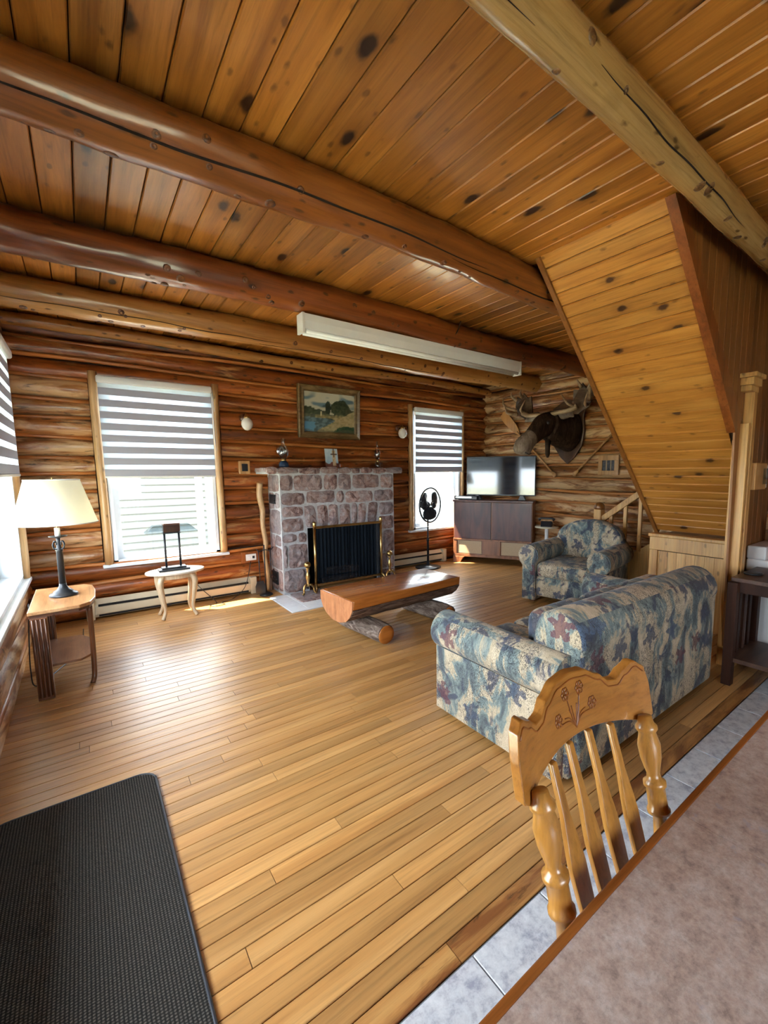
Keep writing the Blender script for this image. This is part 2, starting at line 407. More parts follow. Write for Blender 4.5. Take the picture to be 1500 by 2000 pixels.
def mat_carpet():
    mt, t, b, N, L = mat_new('woven_mat')
    v = coords(t, N, L, (1, 1, 1), False)
    w1 = N('ShaderNodeTexWave', bands_direction='X'); w1.inputs['Scale'].default_value = 32; w1.inputs['Distortion'].default_value = 2.5; w1.inputs['Detail'].default_value = 1; w1.inputs['Detail Scale'].default_value = 30; L(v, w1.inputs[0])
    w2 = N('ShaderNodeTexWave', bands_direction='Y'); w2.inputs['Scale'].default_value = 34; w2.inputs['Distortion'].default_value = 2.5; w2.inputs['Detail'].default_value = 1; w2.inputs['Detail Scale'].default_value = 30; L(v, w2.inputs[0])
    mm = N('ShaderNodeMath', operation='MULTIPLY'); L(w1.outputs['Fac'], mm.inputs[0]); L(w2.outputs['Fac'], mm.inputs[1])
    n = noise(N, L, v, 120, 3, .7)
    col = ramp(N, L, mm.outputs[0], [(.04, (.016, .015, .014)), (.3, (.055, .050, .044)), (.7, (.15, .135, .115))])
    col = mix(N, L, .7, col, ramp(N, L, n, [(.3, .5), (.7, 1.4)]), 'MULTIPLY')
    L(col, b.inputs['Base Color']); setp(b, .95, spec=.15); bump(N, L, b, mm.outputs[0], .6, .006); return mt
M['mat'] = mat_carpet()

def glass_mat(name='pane_glass', tint=(1, 1, 1), refl=.04, rough=.02):
    mt, t, b, N, L = mat_new(name); t.nodes.remove(b)
    tr = N('ShaderNodeBsdfTransparent'); tr.inputs[0].default_value = c4(tint)
    gl = N('ShaderNodeBsdfGlossy'); gl.inputs['Roughness'].default_value = rough
    lwt = N('ShaderNodeLayerWeight'); pw_ = N('ShaderNodeMath', operation='POWER'); L(lwt.outputs['Facing'], pw_.inputs[0]); pw_.inputs[1].default_value = 5
    lw = N('ShaderNodeMath', operation='MULTIPLY_ADD'); L(pw_.outputs[0], lw.inputs[0]); lw.inputs[1].default_value = .9; lw.inputs[2].default_value = refl
    mx = N('ShaderNodeMixShader'); L(lw.outputs[0], mx.inputs[0]); L(tr.outputs[0], mx.inputs[1]); L(gl.outputs[0], mx.inputs[2])
    L(mx.outputs[0], t.nodes['Material Output'].inputs[0]); return mt
M['glass'] = glass_mat()
M['lampglass'] = glass_mat('lamp_glass', (.74, .77, .80), .20, .08)
M['smoke'] = glass_mat('shade_glass', (.62, .68, .72))

def sheet(name, col, trans=.5, clear=0.0, rough=.8):
    mt, t, b, N, L = mat_new(name); t.nodes.remove(b)
    df = N('ShaderNodeBsdfDiffuse'); df.inputs[0].default_value = c4(col)
    tl = N('ShaderNodeBsdfTranslucent'); tl.inputs[0].default_value = c4(col)
    m1 = N('ShaderNodeMixShader'); m1.inputs[0].default_value = trans; L(df.outputs[0], m1.inputs[1]); L(tl.outputs[0], m1.inputs[2])
    tp = N('ShaderNodeBsdfTransparent')
    m2 = N('ShaderNodeMixShader'); m2.inputs[0].default_value = clear; L(m1.outputs[0], m2.inputs[1]); L(tp.outputs[0], m2.inputs[2])
    L(m2.outputs[0], t.nodes['Material Output'].inputs[0]); return mt
M['blind_solid'] = sheet('blind_solid_fabric', (.44, .45, .54), .08)
M['blind_sheer'] = sheet('blind_sheer_fabric', (.70, .78, .84), .5, .15)
M['mesh_curtain'] = sheet('mesh_curtain', (.012, .016, .022), .0, .22)
M['shade'] = sheet('lamp_shade_linen', (.74, .70, .58), .45)
M['cord_white'] = plain('white_cord', (.7, .7, .72), .5)
M['oak'] = wood('golden_oak', [(.25, .100, .018), (.38, .172, .034), (.46, .225, .052)], 2, 9, 12, .28, .45, .1)
M['oak_x'] = wood('honey_oak_crest', [(.20, .070, .012), (.31, .122, .022), (.38, .165, .034)], 0, 9, 12, .28, .45, .1)
M['table_edge'] = wood('table_edge', [(.17, .05, .010), (.25, .078, .016), (.31, .105, .022)], 0, 9, 12, .3, .35, .1)
M['bench_top'] = wood('bench_top', [(.27, .075, .012), (.40, .13, .022), (.48, .175, .035)], 0, 5, 12, .22, .6, .1)
M['bench_end'] = wood('bench_end', [(.33, .11, .035), (.47, .19, .08), (.56, .25, .11)], 2, 10, 2, .4, .2, .1)
def bark():
    mt, t, b, N, L = mat_new('bark')
    v = coords(t, N, L, (5, 26, 26)); n = noise(N, L, v, 1, 6, .7, 1.0)
    L(ramp(N, L, n, [(.34, (.035, .016, .010)), (.48, (.12, .065, .042)), (.62, (.26, .18, .13)), (.75, (.36, .28, .22))]), b.inputs['Base Color'])
    bump(N, L, b, n, .9, .02); setp(b, .8); return mt
M['bark'] = bark()
def bark_y():
    mt, t, b, N, L = mat_new('bark_support')
    v = coords(t, N, L, (26, 6, 26)); n = noise(N, L, v, 1, 6, .7, 1.0)
    L(ramp(N, L, n, [(.34, (.05, .028, .02)), (.48, (.15, .105, .08)), (.60, (.30, .24, .20)), (.75, (.42, .36, .31))]), b.inputs['Base Color'])
    bump(N, L, b, n, .8, .02); setp(b, .8); return mt
M['bark_y'] = bark_y()
M['walnut'] = wood('walnut_veneer', [(.030, .010, .010), (.080, .026, .022), (.14, .050, .036)], 2, 7, 5, .38, .12, .1)
M['walnut_lite'] = wood('walnut_rail', [(.12, .045, .022), (.22, .088, .038), (.30, .125, .055)], 2, 8, 9, .35, .3, .1)
M['cloth_beige'] = plain('speaker_cloth', (.46, .36, .24), .9, var=.12, vscale=150)
M['maple'] = wood('light_maple', [(.50, .36, .22), (.60, .46, .30), (.68, .54, .37)], 2, 8, 8, .4, .2, .1)
M['maple_top'] = wood('whitewashed_top', [(.55, .46, .36), (.66, .58, .48), (.74, .67, .58)], 0, 6, 6, .3, .3, .1)
M['st_top'] = wood('worn_table_top', [(.34, .14, .05), (.50, .26, .11), (.60, .36, .18)], 1, 6, 4, .3, .35, .1)
M['st_leg'] = wood('dark_table_leg', [(.055, .018, .008), (.12, .04, .014), (.19, .07, .024)], 2, 9, 12, .35, .3, .1)
M['st_shelf'] = wood('scuffed_shelf', [(.09, .03, .012), (.19, .075, .03), (.28, .13, .06)], 1, 7, 4, .35, .3, .1)
M['end_top'] = wood('dark_end_table', [(.04, .018, .012), (.085, .040, .025), (.13, .062, .037)], 0, 8, 8, .45, .05, .1)
M['end_leg'] = wood('dark_end_leg', [(.022, .008, .005), (.045, .016, .009), (.07, .026, .013)], 2, 8, 8, .55, 0, .1, spec=.25)
M['paddle'] = wood('paddle_wood', [(.42, .19, .05), (.56, .28, .085), (.64, .36, .13)], 2, 8, 12, .35, .3, .1)
M['paddle_b'] = wood('paddle_shaft', [(.30, .15, .05), (.44, .24, .09), (.52, .31, .13)], 2, 8, 12, .4, .2, .1)
M['stick'] = wood('peeled_stick', [(.32, .16, .06), (.50, .31, .14), (.60, .41, .21)], 2, 14, 4, .4, .2, .1)
M['gilt'] = wood('aged_gilt', [(.085, .05, .018), (.16, .10, .038), (.25, .17, .075)], 0, 20, 4, .45, .1, .1)
M['fur'] = wood('moose_fur', [(.013, .008, .006), (.042, .025, .017), (.10, .062, .042)], 2, 16, 5, .8, 0, 0, bumps=.6, spec=.2)
M['muzzle'] = wood('moose_muzzle', [(.13, .095, .07), (.25, .20, .16), (.36, .31, .27)], 2, 18, 4, .8, 0, 0, bumps=.5, spec=.2)
M['ear'] = wood('moose_ear', [(.09, .065, .05), (.19, .15, .12), (.30, .26, .22)], 1, 18, 4, .85, 0, 0, bumps=.5, spec=.2)
M['antler'] = wood('antler', [(.20, .12, .06), (.38, .26, .15), (.55, .43, .29)], 1, 10, 3, .5, .1, .2, bumps=.3)
M['antler_palm'] = wood('antler_palm', [(.045, .027, .016), (.10, .06, .035), (.19, .12, .07)], 1, 9, 3, .5, .1, .2, bumps=.3)
M['plaque'] = wood('plaque', [(.035, .014, .007), (.075, .032, .014), (.12, .055, .024)], 2, 7, 6, .4, .2, .1)
M['blue_glass'] = plain('blue_glass', (.02, .05, .11), .12, 0, .5)
M['porcelain'] = plain('globe_glass', (.74, .73, .70), .22, 0, .3)
M['screen'] = plain('tv_screen', (.010, .016, .030), .07, 0, .0, spec=.9)
M['plastic_dark'] = plain('dark_plastic', (.020, .024, .034), .35)
M['pink'] = plain('pink_card', (.55, .18, .26), .5)
M['pinkd'] = plain('pink_inside', (.30, .05, .10), .6)
M['grass'] = plain('outdoor_ground', (.32, .34, .26), .95, var=.2)
M['siding'] = plain('darkened_siding', (.125, .135, .135), .6, var=.03)  # siding darkened so it does not blow out at the room exposure
M['siding_b'] = plain('darkened_siding_b', (.24, .27, .28), .6, var=.03)  # also darkened, to stay below full white through the fan window
M['siding_post'] = plain('outdoor_post', (.62, .50, .48), .6)
M['print'] = vcol('printed_picture', .45)
M['smoke_panel'] = plain('pale_blue_plastic', (.50, .60, .64), .4)
M['roof'] = plain('roof_shingle', (.10, .09, .085), .9)

# ------------------------------------------------------------------ room shell
X0, X1, Y0, Y1, ZC = -0.46, 5.66, -2.6, 5.66, 2.95
WIN_B = [(0.20, 1.22, .54, 2.45), (4.08, 5.06, .56, 2.47)]          # on wall_back, in x
WIN_L = [(3.02, 5.14, .58, 2.46), (0.70, 2.45, .40, 2.46)]          # on wall_left, in y; the second is unseen, added to let in daylight
WIN_K = [(-0.3, 1.3, .7, 2.4)]  # unseen window behind the camera, added for daylight
WIN_R = []                 # on wall_front behind the camera

def slab_with_holes(a0, a1, z0, z1, holes, put):
    xs = sorted({a0, a1, *[h[0] for h in holes], *[h[1] for h in holes]})
    mb = MB()
    for i in range(len(xs) - 1):
        l, r = xs[i], xs[i + 1]; hs = [h for h in holes if h[0] <= l + 1e-6 and h[1] >= r - 1e-6]
        if not hs: put(mb, l, r, z0, z1)
        else: put(mb, l, r, z0, hs[0][2]); put(mb, l, r, hs[0][3], z1)
    return mb
wall_back = structure(slab_with_holes(X0 - .35, X1 + .35, -.05, 3.1, WIN_B, lambda mb, l, r, a, b: mb.box((l, Y1 + .07, a), (r, Y1 + .24, b))).obj('wall_back', M['gap']))
wall_left = structure(slab_with_holes(Y0 - .2, Y1 + .07, -.05, 3.1, WIN_L, lambda mb, l, r, a, b: mb.box((X0 - .24, l, a), (X0 - .07, r, b))).obj('wall_left', M['gap']))
wall_right = structure(slab_with_holes(Y0 - .2, Y1 + .07, -.05, 3.1, WIN_R, lambda mb, l, r, a, b: mb.box((X1 + .07, l, a), (X1 + .24, r, b))).obj('wall_right', M['gap']))
wall_front = structure(slab_with_holes(X0 - .24, X1 + .24, -.05, 3.1, WIN_K, lambda mb, l, r, a, b: mb.box((l, Y0 - .2, a), (r, Y0, b))).obj('wall_front', M['pine']))

def log_r(s, a, r, seed, amp):
    return r * (1 + amp * mnoise.noise((s * 2.2 + seed * 7.3, 1.3 * math.cos(a), 1.3 * math.sin(a))) + amp * .5 * mnoise.noise((s * 7 + seed * 3.1, 2 * math.cos(a), 2 * math.sin(a))))
def log_wob(s, seed, amp):
    q = random.Random(seed); p0 = q.uniform(0, 6.28); p1 = q.uniform(0, 6.28)
    return amp * .12 * math.sin(1.3 * s + p0), amp * .12 * math.sin(1.7 * s + p1)
def log_mesh(length, r, seed, axis, n=14, amp=.05, step=.14):
    k = max(3, int(length / step)); q = random.Random(seed)
    ph = [q.uniform(0, 6.28) for _ in range(6)]
    vs = []; fs = []
    for i in range(k + 1):
        s = length * i / k
        wob = (amp * .12 * math.sin(1.3 * s + ph[0]), amp * .12 * math.sin(1.7 * s + ph[1]))
        taper = 1 - .10 * (i in (0, k)) if length < 1.5 else 1
        for j in range(n):
            a = 2 * PI * j / n
            rr = taper * log_r(s, a, r, seed, amp)
            u, v_ = rr * math.cos(a) + wob[0], rr * math.sin(a) + wob[1]
            vs.append((s, u, v_) if axis == 0 else (u, s, v_))
    for i in range(k):
        for j in range(n):
            f = (i * n + j, i * n + (j + 1) % n, (i + 1) * n + (j + 1) % n, (i + 1) * n + j)
            fs.append(f)
    fs.append(tuple(range(n))); fs.append(tuple(range(k * n, (k + 1) * n)))
    mb = MB(); mb.v = vs; mb.f = fs; return mb

def gaps(a0, a1, z0, z1, holes, m):
    segs = [(a0, a1)]
    for h in holes:
        if z1 > h[2] + .04 and z0 < h[3] - .05:
            out = []
            for l, r in segs:
                if h[0] - m > l and h[1] + m < r: out += [(l, h[0] - m), (h[1] + m, r)]
                elif h[0] - m <= l < h[1] + m < r: out.append((h[1] + m, r))
                elif l < h[0] - m < r <= h[1] + m: out.append((l, h[0] - m))
                elif h[1] + m <= l or h[0] - m >= r: out.append((l, r))
            segs = out
    return segs
PITCH_L = .1845
seed = 0
for i in range(16):
    zc = .092 + i * PITCH_L
    for (l, r) in gaps(X0 - .1, X1 + .1, zc - .07, zc + .07, WIN_B, .09):
        seed += 1
        o = log_mesh(r - l, .098 + rnd.uniform(-.004, .006), seed, 0, 16, .08, .08).obj('log', M['log_left'] if r < .5 else M['log_back'], wall_back, True, fix=True, sharp=60)
        o.location = (l, Y1 + .098 + rnd.uniform(-.012, .012), zc)
    if i:
        for (l, r) in gaps(X0 - .02, X1, zc - PITCH_L / 2 - .02, zc - PITCH_L / 2 + .02, WIN_B, .09):
            seed += 1
            o = log_mesh(r - l, .020, seed, 0, 8, .15, .5).obj('chinking_pole', M['pole'], wall_back, True, fix=False)
            o.location = (l, Y1 + .026, zc - PITCH_L / 2)
for i in range(17):
    zc = i * PITCH_L
    for (l, r) in gaps(Y0, Y1 + .1, zc - .07, zc + .07, WIN_L, .09):
        seed += 1
        o = log_mesh(r - l, .100 + rnd.uniform(-.004, .006), seed, 1).obj('log', M['log_right'], wall_left, True, sharp=60)
        o.location = (X0 - .10, l, zc)
    for (l, r) in gaps(Y0, Y1 + .1, zc - .07, zc + .07, WIN_R, .09):
        seed += 1
        o = log_mesh(r - l, .098 + rnd.uniform(-.004, .008), seed, 1, 16, .08, .08).obj('log', M['log_right'], wall_right, True, sharp=60)
        o.location = (X1 + .10, l, zc)
    if i:
        for (l, r) in gaps(Y0, Y1, zc - PITCH_L / 2 - .02, zc - PITCH_L / 2 + .02, WIN_R, .09):
            seed += 1
            o = log_mesh(r - l, .020, seed, 1, 8, .15, .5).obj('chinking_pole', M['pole_y'], wall_right, True, fix=False)
            o.location = (X1 + .026, l, zc - PITCH_L / 2)
        for (l, r) in gaps(Y0, Y1, zc - PITCH_L / 2 - .02, zc - PITCH_L / 2 + .02, WIN_L, .09):
            seed += 1
            o = log_mesh(r - l, .020, seed, 1, 8, .15, .5).obj('chinking_pole', M['pole_y'], wall_left, True, fix=False)
            o.location = (X0 - .026, l, zc - PITCH_L / 2)

# ceiling
ceiling = structure(MB().box((X0 - .24, Y0 - .2, ZC + .02), (X1 + .24, Y1 + .24, ZC + .12)).obj('ceiling', M['gap']))
pw = .1415
def plank_profile(wd, th, ch=.006, g=.0022):
    return [(g, th), (wd - g, th), (wd - g, ch), (wd - g - ch * .7, 0), (g + ch * .7, 0), (g, ch)]
proto = None
k = 0
x = X0 - .06 + .03
while x < X1:
    if proto is None:
        o = proto = MB().prism(plank_profile(pw, .022), Y0, Y1 + .03, axis=1).obj('plank', M['ceil'], ceiling)
    else: o = share(proto, 'plank', ceiling)
    o.location = (x, 0, ZC); x += pw; k += 1

# floor: strip boards along x, tiles nearer the camera
YT = .878
floor = structure(MB().box((X0 - .24, Y0 - .2, -.10), (X1 + .24, Y1 + .2, -.012)).obj('floor', M['gapf']))
bw = .0775; y = YT; row = 0
q = random.Random(3)
while y < Y1 + .02:
    x = X0 - .05 - q.uniform(0, 1.2)
    while x < X1:
        ln = q.uniform(.75, 2.3) if y < 4.0 else q.uniform(1.6, 3.2)
        x2 = min(x + ln, X1 + .05)
        if x2 > X0:
            xa = max(x, X0 - .04)
            o = MB().prism([(0.0017, -.02), (bw - .0017, -.02), (bw - .0017, -.0016), (bw - .0035, 0), (.0035, 0), (.0017, -.0016)], .0012, x2 - xa - .0012, axis=0).obj('floor_board', M['floor_heart'] if row == 0 else M['floor'], floor, fix=True)
            o.location = (xa, y, 0)
        x = x2
    y += bw; row += 1
ts = .329
tslab = MB().box((X0 - .02, Y0, -.02), (X1, YT - .002, -.003)).obj('grout_bed', M['grout'], floor)
tp = MB().box((.0025, .0025, -.01), (ts - .0025, ts - .0025, .001)).obj('floor_tile', M['tile'], floor, bevel=.0015, seg=1)
tp.location = (.838 - ts * 3, YT - ts - .004, 0)
for i in range(-3, 16):
    for j in range(0, 8):
        if (i, j) == (-3, 0): continue
        xx = .838 + i * ts
        if xx > X1 - .2: continue
        share(tp, 'floor_tile', floor, (xx, YT - .004 - ts * (j + 1), 0))

# ------------------------------------------------------------------ windows
def window(name, holes, horiz, depth_in, outer, casing, sash_split=None, portal_on=True):
    """horiz 'x' -> on wall_back; 'y' -> on wall_left; frame is built in (a, d, z): a along wall, d out of the room"""
    a0, a1, z0, z1 = holes
    if horiz == 'x': T = Matrix(((1, 0, 0, 0), (0, 1, 0, Y1), (0, 0, 1, 0), (0, 0, 0, 1)))
    elif horiz == 'y': T = Matrix(((0, -1, 0, X0), (1, 0, 0, 0), (0, 0, 1, 0), (0, 0, 0, 1)))
    elif horiz == 'r': T = Matrix(((0, 1, 0, X1), (1, 0, 0, 0), (0, 0, 1, 0), (0, 0, 0, 1)))
    else: T = Matrix(((1, 0, 0, 0), (0, -1, 0, Y0), (0, 0, 1, 0), (0, 0, 0, 1)))
    fr = MB()
    t = .035; d0, d1 = (-.0, .24)
    fr.box((a0, d0, z0), (a0 + t, d1, z1), T).box((a1 - t, d0, z0), (a1, d1, z1), T).box((a0, d0, z1 - t), (a1, d1, z1), T).box((a0, d0, z0), (a1, d1, z0 + t), T)
    root = structure(fr.obj(name, M['white_paint']))
    def sash(s0, s1, b0, b1, d, w=.055):
        sb = MB()
        sb.box((s0, d, b0), (s0 + w, d + .035, b1), T).box((s1 - w, d, b0), (s1, d + .035, b1), T).box((s0 + w, d, b0), (s1 - w, d + .035, b0 + w), T).box((s0 + w, d, b1 - w), (s1 - w, d + .035, b1), T)
        o = sb.obj('sash', M['vinyl'], root)
        MB().box((s0 + w - .004, d + .012, b0 + w - .004), (s1 - w + .004, d + .018, b1 - w + .004), T).obj('pane', M['glass'], root)
    ia, ib = a0 + t, a1 - t
    if sash_split:
        n = sash_split
        for k2 in range(n):
            s0 = ia + (ib - ia) * k2 / n; s1 = ia + (ib - ia) * (k2 + 1) / n
            sash(s0 - .01, s1 + .01, z0 + t, z1 - t, .10 + .04 * (k2 % 2))
    else:
        zm = (z0 + z1) / 2 + .02
        sash(ia, ib, z0 + t, zm, .09); sash(ia, ib, zm - .04, z1 - t, .13)
    MB().box((a0 - .10, -.045, z0 - .03), (a1 + .10, .05, z0 + .004), T).obj('sill', M['white_paint'], root, bevel=.008)
    if casing:
        for side, s in (('l', a0 - .045), ('r', a1 + .045)):
            mb = MB(); qq = random.Random(hash(name + side) % 99)
            pts = [(s + .004 * math.sin(6 * z + s), .005, z0 + (z1 - z0 + .05) * z) for z in [i / 10 for i in range(11)]]
            mb.loft(pts, [(.046 + .004 * qq.uniform(-1, 1), .040) for _ in pts], 10, T)
            mb.obj('casing', M['casing_log'], root, True)
    return root, T
w1, T1 = window('window_1', WIN_B[0], 'x', 0, 0, True)
w2, T2 = window('window_2', WIN_B[1], 'x', 0, 0, True)
w3, T3 = window('window_3', WIN_L[0], 'y', 0, 0, True, 2)
w4, T4 = window('window_4', WIN_L[1], 'y', 0, 0, True, 2)  # added out of view as a daylight source
w5, T5 = window('window_added_front', WIN_K[0], 'f', 0, 0, False, 2)
for h in WIN_R: portal((X1 + .26, (h[0] + h[1]) / 2, (h[2] + h[3]) / 2), h[1] - h[0], h[3] - h[2], (-1, 0, 0))
for h in WIN_B: portal(((h[0] + h[1]) / 2, Y1 + .26, (h[2] + h[3]) / 2), h[1] - h[0], h[3] - h[2], (0, -1, 0))
for h in WIN_L: portal((X0 - .26, (h[0] + h[1]) / 2, (h[2] + h[3]) / 2), h[1] - h[0], h[3] - h[2], (1, 0, 0))
for h in WIN_K: portal(((h[0] + h[1]) / 2, Y0 - .22, (h[2] + h[3]) / 2), h[1] - h[0], h[3] - h[2], (0, 1, 0))

def blind(T, a0, a1, z0, z1, label, nb=8):
    ax = Matrix.Translation(T @ Vector(((a0 + a1) / 2, -.05, z0)))
    root = thing('zebra_blind', label, 'window blind', tuple(ax.translation), 0, 'striped roller blinds half lowered')
    T2_ = Matrix.Translation(-ax.translation) @ T
    MB().box((a0 - .01, -.085, z1 - .075), (a1 + .01, -.02, z1), T2_).obj('headrail', M['white_metal'], root, bevel=.02, seg=3, smooth=True, sharp=50)
    p = (z1 - .07 - z0 - .02) / nb; h1 = p * .60
    solid = sheer = None
    for i in range(nb):
        zb = z1 - .07 - i * p
        MB().box((a0, -.052, zb - p), (a1, -.050, zb - p + h1), T2_).obj('solid_band', M['blind_solid'], root)
        MB().box((a0, -.051, zb - p + h1), (a1, -.050, zb), T2_).obj('sheer_band', M['blind_sheer'], root)
    MB().box((a0, -.058, z0), (a1, -.044, z0 + .02), T2_).obj('bottom_rail', M['white_metal'], root, bevel=.004)
    MB().loft([T2_ @ Vector((a1 + .012, -.03, z1 - .03)), T2_ @ Vector((a1 + .016, -.03, z0 + .45)), T2_ @ Vector((a1 + .03, -.03, z0 + .30)), T2_ @ Vector((a1 + .045, -.03, z0 + .45)), T2_ @ Vector((a1 + .02, -.03, z1 - .03))], .004, 6).obj('pull_cord', M['cord_white'], root, True)
    return root
blind(T1, .185, 1.215, 1.44, 2.46, 'striped roller blind over the window beside the table lamp')
blind(T2, 4.085, 5.06, 1.48, 2.48, 'striped roller blind over the window behind the fan')
blind(T3, 3.05, 5.10, 1.47, 2.50, 'wide striped roller blind on the side wall window')
blind(T4, .74, 2.42, 1.55, 2.50, 'striped roller blind on the added side wall window past the mat')

# ------------------------------------------------------------------ ceiling beams
def beam(label, mat, y, z, r, x0, x1, seed, knots, kmat, crack=None, amp=.10):
    root = thing('ceiling_beam', label, 'beam', (x0, y, z), 0, 'round log ceiling beams')
    q = random.Random(seed)
    mb = log_mesh(x1 - x0, r, seed, 0, 28, amp, .06)
    mb.obj('trunk', mat, root, True, sharp=60)
    for _ in range(knots):
        s = q.uniform(.1, x1 - x0 - .1); a = q.uniform(PI * 1.02, PI * 1.62)
        wy, wz = log_wob(s, seed, amp); r1 = log_r(s, a, r, seed, amp) * .99
        c = Vector((s, wy + r1 * math.cos(a), wz + r1 * math.sin(a))); nrm = Vector((0, math.cos(a), math.sin(a)))
        R = nrm.to_track_quat('Z', 'X').to_matrix().to_4x4(); R.translation = c
        kr = q.uniform(.010, .022)
        MB().lathe([(kr * 1.5, -.012), (kr * 1.25, .0), (kr * .8, .004), (kr * .35, .0015), (.001, .0)], 9, M=R).obj('knot', kmat, root, True)
    if crack:
        for (s0, s1, a0, a1, wd) in crack:
            n = 90; vs = []; fs = []
            for i in range(n + 1):
                t = i / n; s = s0 + (s1 - s0) * t; a = a0 + (a1 - a0) * t + .05 * math.sin(9 * t + seed) + .03 * math.sin(23 * t)
                wy, wz = log_wob(s, seed, amp); rr = log_r(s, a, r, seed, amp) + .0025; ww = wd * (1 - abs(2 * t - 1) ** 3) / r
                for da in (-ww, ww):
                    vs.append((s, wy + rr * math.cos(a + da), wz + rr * math.sin(a + da)))
                for da in (-ww, ww):
                    vs.append((s, wy + (rr - .02) * math.cos(a + da), wz + (rr - .02) * math.sin(a + da)))
                if i:
                    o4 = (i - 1) * 4; p4 = i * 4
                    fs += [(o4, o4 + 1, p4 + 1, p4), (o4 + 2, p4 + 2, p4 + 3, o4 + 3), (o4, p4, p4 + 2, o4 + 2), (o4 + 1, o4 + 3, p4 + 3, p4 + 1)]
            c = MB(); c.v = vs; c.f = fs; c.obj('crack', M['crack'], root)
    return root
beam('pale honey log beam with glossy bare patches above the dining table', M['beam_pale'], .99, 2.875, .082, X0, X1 + .05, 11, 46, M['knot_pale'], [(.2, 1.6, PI * 1.30, PI * 1.36, .003), (1.9, 3.4, PI * 1.22, PI * 1.30, .003)], .06)
beam('thick reddish brown log beam with a long crack beside the sloped boards', M['beam_red'], 2.205, 2.845, .116, X0, X1 + .05, 12, 30, M['knot'], [(-.0, 2.6, PI * 1.20, PI * 1.22, .005), (2.3, 4.6, PI * 1.30, PI * 1.26, .004)], .13)
beam('dark red log beam carrying the long white tube light', M['beam_dark'], 3.45, 2.835, .118, X0, X1 + .05, 13, 34, M['knot'], None, .13)
beam('yellowish log beam just in front of the fireplace wall', M['beam_yel'], 4.575, 2.835, .118, X0, X1 + .05, 14, 28, M['knot'], [(.0, 2.2, PI * 1.20, PI * 1.26, .003), (1.9, 4.2, PI * 1.36, PI * 1.30, .003)], .08)
beam('thin log pole along the top of the fireplace wall', M['beam_yel'], 5.60, 2.872, .055, X0, X1 + .05, 15, 10, M['knot'], None, .12)

# ------------------------------------------------------------------ fluorescent fixture under the dark beam
def tube_light():
    root = thing('tube_light', 'long white twin tube ceiling light under the dark red beam', 'light fixture', (1.42, 3.45, 2.60))
    Ln = 2.53
    MB().prism([(-.045, .0), (.045, .0), (.055, .06), (.055, .115), (-.055, .115), (-.055, .06)], 0, Ln, axis=0).obj('housing', M['white_metal'], root, bevel=.004)
    for s in (-1, 1):
        MB().loft([(.03, s * .035, -.014), (Ln - .03, s * .035, -.014)], .016, 10).obj('tube', M['tube'], root, True)
    for xx in (0, Ln):
        MB().box((xx - .008, -.058, -.03), (xx + .012, .058, .118)).obj('end_cap', M['white_plastic'], root, bevel=.003)
    MB().loft(bez([(1.55, -.02, .11), (1.50, -.09, .19), (1.52, -.12, .24), (1.56, -.125, .34)]), .006, 6).obj('cord', M['black'], root, True)
tube_light()

